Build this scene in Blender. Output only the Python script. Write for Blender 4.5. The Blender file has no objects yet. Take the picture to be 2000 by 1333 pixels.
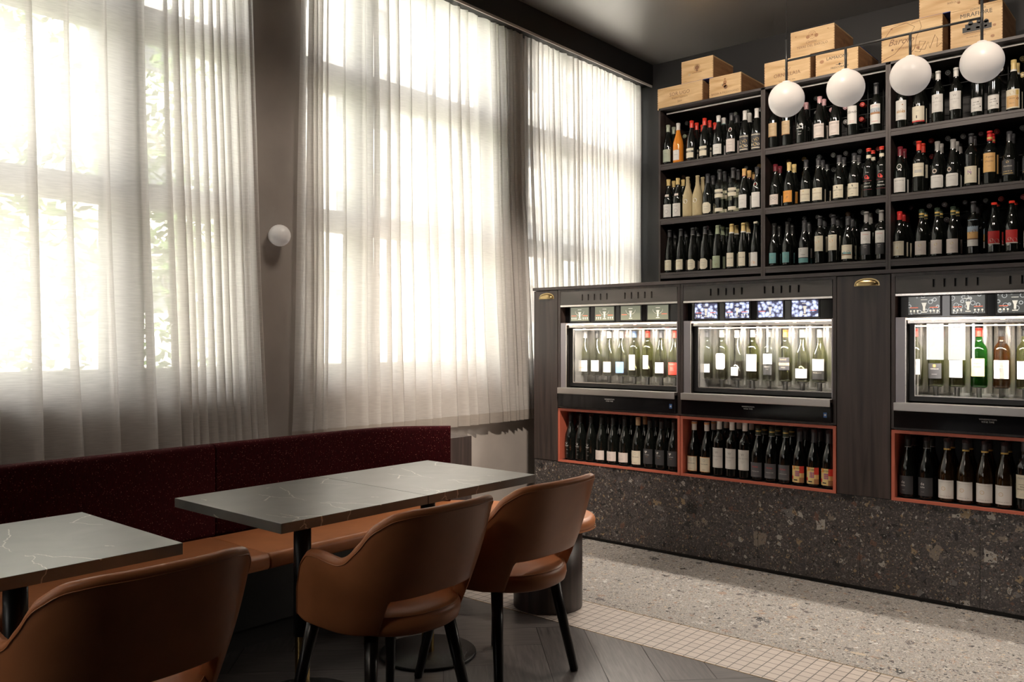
import bpy, bmesh, math, random
from mathutils import Vector, Matrix
rnd = random.Random(7)
SC = bpy.context.scene
COL = SC.collection
R = math.radians

# ------------------------------------------------------------------ camera, world, sun, exposure
cam = bpy.data.cameras.new('camera'); cam.lens = 29.484; cam.sensor_width = 36.0
co = bpy.data.objects.new('camera', cam); COL.objects.link(co)
co.location = (0, 0, 1.30); co.rotation_euler = (R(90), 0, R(40.32)); SC.camera = co
cam.clip_start = 0.02; cam.clip_end = 200

w = bpy.data.worlds.new('sky'); SC.world = w; w.use_nodes = True
wn = w.node_tree.nodes; wl = w.node_tree.links
bg = wn['Background']
sky = wn.new('ShaderNodeTexSky'); sky.sky_type = 'HOSEK_WILKIE'; sky.turbidity = 6.0; sky.ground_albedo = 0.5
sky.sun_direction = (0.55, -0.35, 0.76)
mixw = wn.new('ShaderNodeMix'); mixw.data_type = 'RGBA'; mixw.inputs[0].default_value = 0.93
mixw.inputs[7].default_value = (1.0, 0.955, 0.915, 1)
wl.new(sky.outputs[0], mixw.inputs[6]); wl.new(mixw.outputs[2], bg.inputs[0])
bg.inputs[1].default_value = 8.6
sun = bpy.data.lights.new('sun', 'SUN'); sun.energy = 26.0; sun.angle = R(2); sun.color = (1, .95, .86)
so = bpy.data.objects.new('sun', sun); COL.objects.link(so); so.location = (8, -5, 14)
so.rotation_euler = Vector((0.55, -0.35, 0.76)).to_track_quat('Z', 'Y').to_euler()
SC.view_settings.view_transform = 'Standard'; SC.view_settings.look = 'None'
SC.view_settings.exposure = 0.0; SC.view_settings.gamma = 1.0
try: SC.view_settings.use_curve_mapping = False
except Exception: pass
cy = SC.cycles
cy.use_denoising = True
try: cy.denoiser = 'OPENIMAGEDENOISE'
except Exception: pass
cy.max_bounces = 9; cy.diffuse_bounces = 4; cy.glossy_bounces = 4; cy.transparent_max_bounces = 24
cy.transmission_bounces = 4; cy.sample_clamp_indirect = 6.0; cy.caustics_reflective = False; cy.caustics_refractive = False

WALLX = -3.95     # window wall, room side
FRX = -4.05       # window frame plane
BACKY = 6.38      # wall behind the bottle shelves
CEIL = 3.71
WIN = [(0.88, 2.436, 1), (2.857, 4.476, 0), (4.84, 6.30, 0), (-1.60, 0.06, 0), (-4.10, -2.44, 0)]
REARY = -6.5
REAR = [(-3.90, -3.62), (-3.56, -3.29), (-3.20, -3.15)]
SILL, HEAD = 1.05, 3.62

def portal(y0, y1):
    l = bpy.data.lights.new('daylight_portal', 'AREA'); l.shape = 'RECTANGLE'
    l.size = y1 - y0; l.size_y = HEAD - SILL; l.cycles.is_portal = True
    o = bpy.data.objects.new('daylight_portal', l); COL.objects.link(o)
    o.location = (FRX - 0.12, (y0 + y1) / 2, (SILL + HEAD) / 2); o.rotation_euler = (R(90), 0, R(-90))
for y0, y1, _ in WIN: portal(y0, y1)
def rear_portal(x0, x1):
    l = bpy.data.lights.new('daylight_portal', 'AREA'); l.shape = 'RECTANGLE'; l.size = x1 - x0; l.size_y = 1.9; l.cycles.is_portal = True
    o = bpy.data.objects.new('daylight_portal', l); COL.objects.link(o); o.location = ((x0 + x1) / 2, REARY - .06, 1.93); o.rotation_euler = (R(-90), 0, R(180))
rear_portal(-3.90, -3.15)

def spot(loc, aim, power, cone=80, col=(1, .86, .72), r=.09):
    l = bpy.data.lights.new('ceiling_or_fill_spot', 'SPOT'); l.energy = power; l.spot_size = R(cone); l.spot_blend = .8; l.color = col; l.shadow_soft_size = r
    o = bpy.data.objects.new('ceiling_or_fill_spot', l); COL.objects.link(o); o.location = loc
    o.rotation_euler = (Vector(loc) - Vector(aim)).to_track_quat('Z', 'Y').to_euler()
for loc, aim, pw, cone in (((-1.6, 2.5, 3.64), (-3.93, 4.35, .7), 560, 44), ((-2.5, 2.75, 3.62), (-3.9, 2.7, 1.1), 75, 70), ((-2.9, .9, 3.62), (-3.9, .9, 1.0), 12, 80),
                           ((-2.0, 3.95, 3.64), (-2.0, 3.95, 0), 170, 68), ((-.4, 3.9, 3.64), (-.5, 3.9, 0), 170, 60), ((.6, 3.6, 3.64), (.6, 3.6, 0), 170, 68),
                           ((-1.9, -1.2, 3.6), (-2.3, 1.9, .5), 62, 70),  # unseen lamp added behind the camera to brighten chair sides and tabletops
                           ((-2.6, 3.6, 3.60), (-2.9, 5.85, 2.9), 95, 75), ((-1.6, 3.6, 3.60), (-1.9, 5.85, 2.9), 95, 75), ((-.6, 3.6, 3.60), (-.9, 5.85, 2.9), 95, 75)):
    spot(loc, aim, pw, cone, r={170: .12, 75: .3, 62: .3}.get(pw, .08))

# ------------------------------------------------------------------ materials
MATS = {}
def nt(name):
    m = bpy.data.materials.new(name); m.use_nodes = True
    n = m.node_tree.nodes; l = m.node_tree.links
    return m, n, l, n['Principled BSDF'], n['Material Output']
def mat(name, c, rough=0.5, metal=0.0, emit=0.0, var=0.0, scale=30.0, bump=0.0, coat=0.0, spec=None, stretch=(1, 1, 1)):
    if name in MATS: return MATS[name]
    m, n, l, p, o = nt(name)
    p.inputs['Base Color'].default_value = (*c, 1); p.inputs['Roughness'].default_value = rough
    p.inputs['Metallic'].default_value = metal
    if spec is not None: p.inputs['Specular IOR Level'].default_value = spec
    if coat: p.inputs['Coat Weight'].default_value = coat; p.inputs['Coat Roughness'].default_value = 0.08
    if emit: p.inputs['Emission Color'].default_value = (*c, 1); p.inputs['Emission Strength'].default_value = emit
    if var or bump:
        tc = n.new('ShaderNodeTexCoord'); mp = n.new('ShaderNodeMapping'); mp.inputs['Scale'].default_value = stretch
        nz = n.new('ShaderNodeTexNoise'); nz.inputs['Scale'].default_value = scale; nz.inputs['Detail'].default_value = 4
        l.new(tc.outputs['Object'], mp.inputs[0]); l.new(mp.outputs[0], nz.inputs['Vector'])
        if var:
            cr = n.new('ShaderNodeValToRGB'); cr.color_ramp.elements[0].position = .3; cr.color_ramp.elements[1].position = .7
            cr.color_ramp.elements[0].color = (*[max(0, x * (1 - var)) for x in c], 1)
            cr.color_ramp.elements[1].color = (*[min(1, x * (1 + var)) for x in c], 1)
            l.new(nz.outputs[0], cr.inputs[0]); l.new(cr.outputs[0], p.inputs['Base Color'])
        if bump:
            b = n.new('ShaderNodeBump'); b.inputs['Strength'].default_value = bump; b.inputs['Distance'].default_value = 0.004
            l.new(nz.outputs[0], b.inputs['Height']); l.new(b.outputs[0], p.inputs['Normal'])
    MATS[name] = m; return m
def math_node(n, l, op, a, b=None):
    x = n.new('ShaderNodeMath'); x.operation = op
    for i, v in enumerate((a, b)):
        if v is None: continue
        if isinstance(v, (int, float)): x.inputs[i].default_value = v
        else: l.new(v, x.inputs[i])
    return x.outputs[0]
def mixc(n, l, f, a, b):
    x = n.new('ShaderNodeMix'); x.data_type = 'RGBA'
    for i, v in ((0, f), (6, a), (7, b)):
        if isinstance(v, (int, float)): x.inputs[i].default_value = v
        elif isinstance(v, tuple): x.inputs[i].default_value = (*v, 1)
        else: l.new(v, x.inputs[i])
    return x.outputs[2]

def terrazzo(name, base, chips, rough, scales, dens, bumpy=False, fleck=(.5, .47, .43)):
    m, n, l, p, o = nt(name)
    tc = n.new('ShaderNodeTexCoord')
    nz = n.new('ShaderNodeTexNoise'); nz.inputs['Scale'].default_value = 26; nz.inputs['Detail'].default_value = 2
    l.new(tc.outputs['Object'], nz.inputs['Vector'])
    va = n.new('ShaderNodeVectorMath'); va.operation = 'SCALE'; va.inputs['Scale'].default_value = 0.03
    l.new(nz.outputs['Color'], va.inputs[0])
    vb = n.new('ShaderNodeVectorMath'); vb.operation = 'ADD'
    l.new(tc.outputs['Object'], vb.inputs[0]); l.new(va.outputs[0], vb.inputs[1])
    nf = n.new('ShaderNodeTexNoise'); nf.inputs['Scale'].default_value = 130; nf.inputs['Detail'].default_value = 3
    l.new(tc.outputs['Object'], nf.inputs['Vector'])
    fr = n.new('ShaderNodeValToRGB'); fr.color_ramp.elements[0].position = .50; fr.color_ramp.elements[1].position = .72
    fr.color_ramp.elements[0].color = (*base, 1); fr.color_ramp.elements[1].color = (*fleck, 1)
    l.new(nf.outputs[0], fr.inputs[0])
    col = fr.outputs[0]
    for s, d in zip(scales, dens):
        v = n.new('ShaderNodeTexVoronoi'); v.voronoi_dimensions = '3D'; v.distance = 'CHEBYCHEV'; v.inputs['Scale'].default_value = s
        rv = n.new('ShaderNodeVectorRotate'); rv.inputs['Angle'].default_value = s * 1.3; rv.inputs['Axis'].default_value = (.4, .7, .5)
        l.new(vb.outputs[0], rv.inputs['Vector']); l.new(rv.outputs[0], v.inputs['Vector'])
        sp = n.new('ShaderNodeSeparateColor'); l.new(v.outputs['Color'], sp.inputs[0])
        th = math_node(n, l, 'MULTIPLY', math_node(n, l, 'SUBTRACT', sp.outputs[0], 1 - d), .5 / d)
        mask = math_node(n, l, 'LESS_THAN', v.outputs['Distance'], th)
        cr = n.new('ShaderNodeValToRGB'); cr.color_ramp.interpolation = 'CONSTANT'
        e = cr.color_ramp.elements
        while len(e) < len(chips): e.new(0.5)
        for i, c in enumerate(chips): e[i].position = i / len(chips); e[i].color = (*c, 1)
        l.new(sp.outputs[1], cr.inputs[0])
        col = mixc(n, l, mask, col, cr.outputs[0])
    l.new(col, p.inputs['Base Color']); p.inputs['Roughness'].default_value = rough
    MATS[name] = m; return m

terrazzo('dark terrazzo', (.050, .044, .044), [(.010, .010, .012), (.20, .17, .14), (.13, .07, .05), (.36, .34, .31), (.015, .014, .016), (.10, .09, .09), (.27, .20, .12), (.05, .045, .05), (.02, .02, .02), (.15, .14, .14)], .32, (13, 30, 70, 150), (.20, .40, .5, .6), fleck=(.15, .13, .12))
terrazzo('pale terrazzo', (.285, .272, .258), [(.07, .07, .072), (.42, .40, .37), (.30, .22, .18), (.52, .50, .48), (.20, .19, .18), (.13, .12, .12), (.45, .38, .30), (.30, .28, .27)], .22, (20, 44, 90, 170), (.16, .42, .6, .6), fleck=(.52, .48, .44))

def wood(name, c1, c2, rough, uv=False, stretch=(1, 1, .06), scale=22, attr=False, ramp=(.3, .7)):
    m, n, l, p, o = nt(name)
    tc = n.new('ShaderNodeTexCoord'); mp = n.new('ShaderNodeMapping'); mp.inputs['Scale'].default_value = stretch
    l.new(tc.outputs['UV' if uv else 'Object'], mp.inputs[0])
    nz = n.new('ShaderNodeTexNoise'); nz.inputs['Scale'].default_value = scale; nz.inputs['Detail'].default_value = 6; nz.inputs['Distortion'].default_value = .6
    l.new(mp.outputs[0], nz.inputs['Vector'])
    cr = n.new('ShaderNodeValToRGB'); cr.color_ramp.elements[0].position, cr.color_ramp.elements[1].position = ramp
    cr.color_ramp.elements[0].color = (*c1, 1); cr.color_ramp.elements[1].color = (*c2, 1)
    l.new(nz.outputs[0], cr.inputs[0]); col = cr.outputs[0]
    if attr:
        a = n.new('ShaderNodeAttribute'); a.attribute_name = 'tone'
        hs = n.new('ShaderNodeHueSaturation'); l.new(col, hs.inputs['Color'])
        l.new(math_node(n, l, 'ADD', math_node(n, l, 'MULTIPLY', a.outputs['Fac'], .5), .75), hs.inputs['Value']); col = hs.outputs[0]
    l.new(col, p.inputs['Base Color']); p.inputs['Roughness'].default_value = rough
    b = n.new('ShaderNodeBump'); b.inputs['Strength'].default_value = .12; b.inputs['Distance'].default_value = .002
    l.new(nz.outputs[0], b.inputs['Height']); l.new(b.outputs[0], p.inputs['Normal'])
    MATS[name] = m; return m
wood('dark veneer', (.016, .012, .0115), (.062, .044, .039), .38, stretch=(1, 1, .05), scale=30)
wood('dark veneer flat', (.034, .027, .027), (.066, .053, .051), .42, stretch=(.06, 1, 1), scale=30)
wood('vent panel veneer', (.050, .046, .044), (.088, .080, .074), .40, stretch=(.4, 1, 1), scale=9)
wood('floor board', (.046, .041, .040), (.100, .090, .086), .34, uv=True, stretch=(1.2, 16, 1), scale=6, attr=True)
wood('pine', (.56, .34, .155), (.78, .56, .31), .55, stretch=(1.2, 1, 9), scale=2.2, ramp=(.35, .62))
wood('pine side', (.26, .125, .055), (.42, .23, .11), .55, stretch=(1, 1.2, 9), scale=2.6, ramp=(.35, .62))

def plaster(name, c, rough=.85, b=.25):
    return mat(name, c, rough, var=.10, scale=3.2, bump=b)
plaster('grey plaster', (.42, .38, .35)); plaster('pale plaster', (.62, .57, .53))
mat('charcoal paint', (.010, .0095, .010), .6)
mat('ceiling paint', (.25, .232, .218), .42, spec=1.0, coat=1.0); MATS['ceiling paint'].node_tree.nodes['Principled BSDF'].inputs['Coat Roughness'].default_value = .32; MATS['ceiling paint'].node_tree.nodes['Principled BSDF'].inputs['Coat IOR'].default_value = 2.6
mat('bulkhead black', (.006, .006, .006), .5)
mat('outer wall', (.4, .38, .36), .9)
mat('window frame grey', (.20, .19, .175), .5)
mat('black', (.008, .008, .008), .35); mat('matt black', (.012, .011, .011), .6)
mat('black gloss', (.006, .006, .007), .08)
mat('black wood leg', (.010, .008, .008), .30)
mat('tan leather', (.46, .175, .072), .38, var=.10, scale=9, bump=.05, spec=.38)
mat('tan leather light', (.42, .17, .07), .36, var=.08, scale=9, bump=.05)
mat('brass', (.62, .42, .16), .22, metal=1.0); mat('antique brass', (.42, .31, .15), .30, metal=1.0)
mat('steel', (.62, .58, .55), .22, metal=1.0); mat('brushed steel', (.50, .47, .45), .32, metal=1.0, bump=.05, scale=60, stretch=(.05, 1, 12))
mat('satin grey metal', (.30, .28, .30), .35, metal=.6)
mat('rust red paint', (.50, .125, .075), .5)
mat('opal glass', (.86, .79, .73), .35, emit=.27)
mat('opal glass faint glow', (.86, .82, .78), .3, emit=.12)  # wall globe is off; a faint glow is put in to brighten it
mat('rod', (.03, .03, .03), .4)
mat('rail white', (.7, .65, .6), .5)
mat('led profile', (.85, .82, .80), .4)
mat('blue edge', (.02, .05, .28), .5)
mat('foliage', (.10, .17, .05), .6, var=.4, scale=3); mat('bark', (.12, .09, .07), .9)
mat('facade white', (.62, .60, .57), .9, var=.05, scale=2); mat('facade band', (.36, .35, .33), .9); mat('facade glass', (.10, .11, .12), .2)
mat('paving', (.50, .48, .45), .9)
mat('spark base', (.007, .0065, .0065), .42, bump=.3, scale=300, spec=.35)

def stone_top():
    m, n, l, p, o = nt('grey stone top')
    tc = n.new('ShaderNodeTexCoord')
    nz = n.new('ShaderNodeTexNoise'); nz.inputs['Scale'].default_value = 5; nz.inputs['Detail'].default_value = 7; nz.inputs['Distortion'].default_value = 1.2
    l.new(tc.outputs['Object'], nz.inputs['Vector'])
    cr = n.new('ShaderNodeValToRGB'); cr.color_ramp.elements[0].position = .32; cr.color_ramp.elements[1].position = .68
    cr.color_ramp.elements[0].color = (.065, .067, .061, 1); cr.color_ramp.elements[1].color = (.135, .138, .125, 1)
    l.new(nz.outputs[0], cr.inputs[0])
    # thin pale veins
    va = n.new('ShaderNodeVectorMath'); va.operation = 'SCALE'; va.inputs['Scale'].default_value = .09; l.new(nz.outputs['Color'], va.inputs[0])
    vb = n.new('ShaderNodeVectorMath'); vb.operation = 'ADD'; l.new(tc.outputs['Object'], vb.inputs[0]); l.new(va.outputs[0], vb.inputs[1])
    mp = n.new('ShaderNodeMapping'); mp.inputs['Rotation'].default_value = (0, 0, R(38)); mp.inputs['Scale'].default_value = (2.2, 6.5, 3); mp.inputs['Location'].default_value = (.3, .55, .2)
    l.new(vb.outputs[0], mp.inputs[0])
    n2 = n.new('ShaderNodeTexVoronoi'); n2.feature = 'DISTANCE_TO_EDGE'; n2.inputs['Scale'].default_value = 1.0; l.new(mp.outputs[0], n2.inputs['Vector'])
    v = math_node(n, l, 'LESS_THAN', n2.outputs['Distance'], .0075)
    n3 = n.new('ShaderNodeTexNoise'); n3.inputs['Scale'].default_value = 3.1; l.new(tc.outputs['Object'], n3.inputs['Vector'])
    v = math_node(n, l, 'MULTIPLY', v, math_node(n, l, 'GREATER_THAN', n3.outputs[0], .55))
    l.new(mixc(n, l, v, cr.outputs[0], (.50, .48, .42)), p.inputs['Base Color'])
    p.inputs['Roughness'].default_value = .40; p.inputs['Specular IOR Level'].default_value = 1.0; p.inputs['Coat Weight'].default_value = .8; p.inputs['Coat Roughness'].default_value = .34; p.inputs['Coat IOR'].default_value = 1.7
    MATS['grey stone top'] = m
stone_top()

def bench_fabric():
    m, n, l, p, o = nt('dark red fabric')
    tc = n.new('ShaderNodeTexCoord')
    vo = n.new('ShaderNodeTexVoronoi'); vo.inputs['Scale'].default_value = 380; l.new(tc.outputs['Object'], vo.inputs['Vector'])
    sp = n.new('ShaderNodeSeparateColor'); l.new(vo.outputs['Color'], sp.inputs[0])
    fl = math_node(n, l, 'GREATER_THAN', sp.outputs[0], .983)
    mp = n.new('ShaderNodeMapping'); mp.inputs['Scale'].default_value = (1, 1, .3); l.new(tc.outputs['Object'], mp.inputs[0])
    nz = n.new('ShaderNodeTexNoise'); nz.inputs['Scale'].default_value = 180; nz.inputs['Detail'].default_value = 2; l.new(mp.outputs[0], nz.inputs['Vector'])
    c = mixc(n, l, nz.outputs[0], (.012, .0016, .0025), (.055, .0035, .006))
    l.new(mixc(n, l, fl, c, (.30, .11, .09)), p.inputs['Base Color'])
    p.inputs['Specular IOR Level'].default_value = .12; p.inputs['Roughness'].default_value = .9; p.inputs['Sheen Weight'].default_value = .05; p.inputs['Sheen Tint'].default_value = (.7, .06, .10, 1)
    b = n.new('ShaderNodeBump'); b.inputs['Strength'].default_value = .6; b.inputs['Distance'].default_value = .003
    l.new(nz.outputs[0], b.inputs['Height']); l.new(b.outputs[0], p.inputs['Normal'])
    MATS['dark red fabric'] = m
bench_fabric()

def mosaic():
    m, n, l, p, o = nt('small beige floor tiles')
    tc = n.new('ShaderNodeTexCoord')
    br = n.new('ShaderNodeTexBrick'); br.offset = 0.0; br.squash = 1.0
    br.inputs['Scale'].default_value = 1.0; br.inputs['Brick Width'].default_value = .0486; br.inputs['Row Height'].default_value = .0486
    br.inputs['Mortar Size'].default_value = .0019; br.inputs['Mortar Smooth'].default_value = .0
    br.inputs['Color1'].default_value = (.44, .385, .345, 1); br.inputs['Color2'].default_value = (.40, .35, .315, 1); br.inputs['Mortar'].default_value = (.05, .045, .04, 1)
    l.new(tc.outputs['Object'], br.inputs['Vector']); l.new(br.outputs[0], p.inputs['Base Color']); p.inputs['Roughness'].default_value = .4
    MATS['small beige floor tiles'] = m
mosaic()

def sheer(name, base, col):
    m, n, l, p, o = nt(name); n.remove(p)
    g = n.new('ShaderNodeNewGeometry')
    dt = n.new('ShaderNodeVectorMath'); dt.operation = 'DOT_PRODUCT'; l.new(g.outputs['Normal'], dt.inputs[0]); l.new(g.outputs['Incoming'], dt.inputs[1])
    c = math_node(n, l, 'MAXIMUM', math_node(n, l, 'ABSOLUTE', dt.outputs['Value']), .45)
    tc = n.new('ShaderNodeTexCoord'); mp = n.new('ShaderNodeMapping'); mp.inputs['Scale'].default_value = (3, 3, 60); l.new(tc.outputs['UV'], mp.inputs[0])
    mp.inputs['Scale'].default_value = (14, 190, 1)
    nz = n.new('ShaderNodeTexNoise'); nz.inputs['Scale'].default_value = 1.0; nz.inputs['Detail'].default_value = 3; l.new(mp.outputs[0], nz.inputs['Vector'])
    b = math_node(n, l, 'ADD', math_node(n, l, 'MULTIPLY', math_node(n, l, 'SUBTRACT', nz.outputs[0], .5), .35), base)
    T = math_node(n, l, 'POWER', math_node(n, l, 'MAXIMUM', b, .02), math_node(n, l, 'DIVIDE', 1.0, c))
    tr = n.new('ShaderNodeBsdfTransparent'); tl = n.new('ShaderNodeBsdfTranslucent'); df = n.new('ShaderNodeBsdfDiffuse')
    tl.inputs[0].default_value = (*col, 1); df.inputs[0].default_value = (*col, 1)
    m1 = n.new('ShaderNodeMixShader'); m1.inputs[0].default_value = .38; l.new(tl.outputs[0], m1.inputs[1]); l.new(df.outputs[0], m1.inputs[2])
    m2 = n.new('ShaderNodeMixShader'); l.new(T, m2.inputs[0]); l.new(m1.outputs[0], m2.inputs[1]); l.new(tr.outputs[0], m2.inputs[2])
    l.new(m2.outputs[0], o.inputs[0]); MATS[name] = m; return m
sheer('sheer linen', .235, (.90, .875, .85)); sheer('sheer linen hem', .10, (.66, .61, .56))

def thin_glass(name, tint=(1, 1, 1), refl=.06, rough=0.0, fres=True):
    m, n, l, p, o = nt(name); n.remove(p)
    tr = n.new('ShaderNodeBsdfTransparent'); tr.inputs[0].default_value = (*tint, 1)
    gl = n.new('ShaderNodeBsdfGlossy'); gl.inputs['Roughness'].default_value = rough
    mx = n.new('ShaderNodeMixShader')
    if fres:
        g = n.new('ShaderNodeNewGeometry'); dt = n.new('ShaderNodeVectorMath'); dt.operation = 'DOT_PRODUCT'
        l.new(g.outputs['Normal'], dt.inputs[0]); l.new(g.outputs['Incoming'], dt.inputs[1])
        k = math_node(n, l, 'POWER', math_node(n, l, 'SUBTRACT', 1.0, math_node(n, l, 'ABSOLUTE', dt.outputs['Value'])), 5.0)
        l.new(math_node(n, l, 'ADD', math_node(n, l, 'MULTIPLY', k, .8), refl), mx.inputs[0])
    else: mx.inputs[0].default_value = refl
    l.new(tr.outputs[0], mx.inputs[1]); l.new(gl.outputs[0], mx.inputs[2]); l.new(mx.outputs[0], o.inputs[0])
    MATS[name] = m; return m
thin_glass('window glass', (.97, .98, .97), .05); thin_glass('dispenser glass', (.97, .97, .96), .085)
thin_glass('green bottle glass', (.66, .68, .46), .07, .02); thin_glass('clear bottle glass', (.86, .88, .84), .06, .03)
thin_glass('bright green bottle glass', (.20, .55, .18), .05, .03); thin_glass('amber bottle glass', (.62, .40, .20), .05, .03)
mat('dark bottle glass', (.006, .007, .006), .05, spec=.6); mat('orange wine glass', (.75, .26, .03), .08)
mat('brown bottle glass', (.020, .011, .004), .05, spec=.6)
mat('wine in bottle', (.012, .010, .008), .1); mat('paper wrap', (.50, .41, .24), .7, bump=.6, scale=26, stretch=(1, 1, .4), var=.15)

INK = dict(black=(.015, .015, .015), white=(.80, .77, .73), cream=(.74, .68, .54), offwhite=(.72, .70, .67), pinkish=(.70, .62, .58), sage=(.42, .47, .37), red=(.60, .03, .03), darkred=(.16, .02, .03),
           gold=(.62, .43, .12), tan=(.56, .41, .24), orange=(.76, .33, .06), teal=(.16, .36, .37), grey=(.10, .10, .11), midgrey=(.30, .29, .28), brown=(.24, .12, .06), blue=(.16, .27, .50),
           yellow=(.74, .56, .24), purple=(.28, .12, .30), green=(.12, .22, .10), pink=(.62, .36, .38), silver=(.45, .44, .43), amberw=(.70, .42, .16), skyb=(.30, .38, .46), darkgrey=(.045, .045, .05), bronze=(.40, .20, .09), purered=(.72, .05, .03), palegreen=(.33, .38, .26), blackgreen=(.03, .045, .03))
def ink(k): return mat('ink ' + k, INK[k], .5)
def cap(k): return mat('foil ' + k, INK[k], .35)

# ------------------------------------------------------------------ geometry helpers
class B:
    def __init__(s): s.bm = bmesh.new(); s.mats = []; s.uv = None
    def mi(s, m):
        m = MATS[m] if isinstance(m, str) else m
        if m not in s.mats: s.mats.append(m)
        return s.mats.index(m)
    def poly(s, vs, fs, m, smooth=False):
        bv = [s.bm.verts.new(v) for v in vs]; i = s.mi(m); out = []
        for f in fs:
            try: fc = s.bm.faces.new([bv[k] for k in f])
            except ValueError: continue
            fc.material_index = i; fc.smooth = smooth; out.append(fc)
        return bv, out
    def box(s, x0, x1, y0, y1, z0, z1, m, bev=0.0, rot=None):
        vs = [(x, y, z) for x in (x0, x1) for y in (y0, y1) for z in (z0, z1)]
        fs = [(0, 1, 3, 2), (4, 6, 7, 5), (0, 4, 5, 1), (2, 3, 7, 6), (0, 2, 6, 4), (1, 5, 7, 3)]
        bv, fc = s.poly(vs, fs, m)
        if bev:
            es = list({e for f in fc for e in f.edges})
            r = bmesh.ops.bevel(s.bm, geom=es, offset=bev, segments=2, affect='EDGES', profile=.7)
            for f in r['faces']: f.material_index = s.mi(m)
        if rot:
            pass
        return s
    def loft(s, rings, m, closed=True, caps=True, smooth=True):
        n = len(rings[0]); vs = [v for r in rings for v in r]; fs = []
        for i in range(len(rings) - 1):
            for j in range(n if closed else n - 1):
                a = i * n + j; b = i * n + (j + 1) % n
                fs.append((a, b, b + n, a + n))
        bv, fc = s.poly(vs, fs, m, smooth)
        if caps:
            for k in (0, len(rings) - 1):
                try:
                    f = s.bm.faces.new(bv[k * n:(k + 1) * n]); f.material_index = s.mi(m)
                except ValueError: pass
        return bv
    def lathe(s, prof, m, seg=20, c=(0, 0, 0), axis='z', a0=0, a1=2 * math.pi, smooth=True):
        full = abs(a1 - a0 - 2 * math.pi) < 1e-6; k = seg if full else seg + 1; vs = []
        for r, h in prof:
            for j in range(k):
                a = a0 + (a1 - a0) * j / seg
                if axis == 'z': vs.append((c[0] + r * math.cos(a), c[1] + r * math.sin(a), c[2] + h))
                elif axis == 'y': vs.append((c[0] + r * math.cos(a), c[1] + h, c[2] + r * math.sin(a)))
                else: vs.append((c[0] + h, c[1] + r * math.cos(a), c[2] + r * math.sin(a)))
        fs = []
        for i in range(len(prof) - 1):
            for j in range(seg):
                a = i * k + j; b = i * k + (j + 1) % k
                fs.append((a, b, b + k, a + k))
        s.poly(vs, fs, m, smooth); return s
    def tube(s, pts, r, m, seg=8, r2=None, caps=True):
        pts = [Vector(p) for p in pts]; rings = []; up = Vector((0, 0, 1))
        for i, p in enumerate(pts):
            t = (pts[min(i + 1, len(pts) - 1)] - pts[max(i - 1, 0)]).normalized()
            u = up if abs(t.z) < .95 else Vector((1, 0, 0))
            a = t.cross(u).normalized(); b = a.cross(t).normalized()
            rr = r if r2 is None else r + (r2 - r) * i / (len(pts) - 1)
            rings.append([tuple(p + a * rr * math.cos(2 * math.pi * j / seg) + b * rr * math.sin(2 * math.pi * j / seg)) for j in range(seg)])
        s.loft(rings, m, True, caps); return s
    def build(s, name, parent=None, world=False, smooth=None, normals=True, link=True):
        me = bpy.data.meshes.new(name)
        if world and parent is not None: bmesh.ops.translate(s.bm, verts=s.bm.verts, vec=-Vector(parent['_w']))
        if normals: bmesh.ops.recalc_face_normals(s.bm, faces=s.bm.faces)
        if smooth is not None:
            for f in s.bm.faces: f.smooth = smooth
        s.bm.to_mesh(me); s.bm.free()
        for m in s.mats: me.materials.append(m)
        o = bpy.data.objects.new(name, me)
        if link: COL.objects.link(o)
        if parent is not None: o.parent = parent
        if world and parent is not None: o['_w'] = list(parent['_w'])
        return o

def wloc(o, loc): o['_w'] = list(loc)
def thing(name, label, cat, loc=(0, 0, 0), rz=0, group=None):
    o = bpy.data.objects.new(name, None); COL.objects.link(o); o.location = loc; o.rotation_euler = (0, 0, rz)
    o.empty_display_size = .05
    o['label'] = label; o['category'] = cat; o['_w'] = list(loc)
    if group: o['group'] = group
    return o
def tag(o, label, cat, group=None, kind=None):
    o['label'] = label; o['category'] = cat
    if group: o['group'] = group
    if kind: o['kind'] = kind
    return o
def struct(b, name, label=None):
    o = b.build(name); o['kind'] = 'structure'; o['category'] = name.split('_')[0]
    o['label'] = label or name.replace('_', ' '); return o
def tree_copy(src, loc, rz=None, label=None, group=None):
    r = src.copy(); COL.objects.link(r); r.location = loc
    if rz is not None: r.rotation_euler = (0, 0, rz)
    if label: r['label'] = label
    if group: r['group'] = group
    for ch in list(src.children):
        c = ch.copy(); COL.objects.link(c); c.parent = r
        for g in list(ch.children):
            d = g.copy(); COL.objects.link(d); d.parent = c
    return r

_tc = {}
def text_geo(s, size, shear=0.0, space=1.0):
    k = (s, size, shear, space)
    if k in _tc: return _tc[k]
    cu = bpy.data.curves.new('t', 'FONT'); cu.body = s; cu.size = size; cu.align_x = 'CENTER'; cu.align_y = 'CENTER'
    cu.resolution_u = 2; cu.shear = shear; cu.space_character = space
    ob = bpy.data.objects.new('t', cu)
    me = ob.to_mesh()
    vs = [tuple(v.co) for v in me.vertices]; fs = [tuple(p.vertices) for p in me.polygons]
    ob.to_mesh_clear(); bpy.data.objects.remove(ob); bpy.data.curves.remove(cu)
    _tc[k] = (vs, fs); return _tc[k]
def put_text(b, s, size, m, f, shear=0.0, dx=0, dz=0, space=1.0, sx=1.0):
    """f maps (u, v) on the surface to a point"""
    vs, fs = text_geo(s, size, shear, space)
    b.poly([f(v[0] * sx + dx, v[1] + dz) for v in vs], fs, m)

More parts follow.
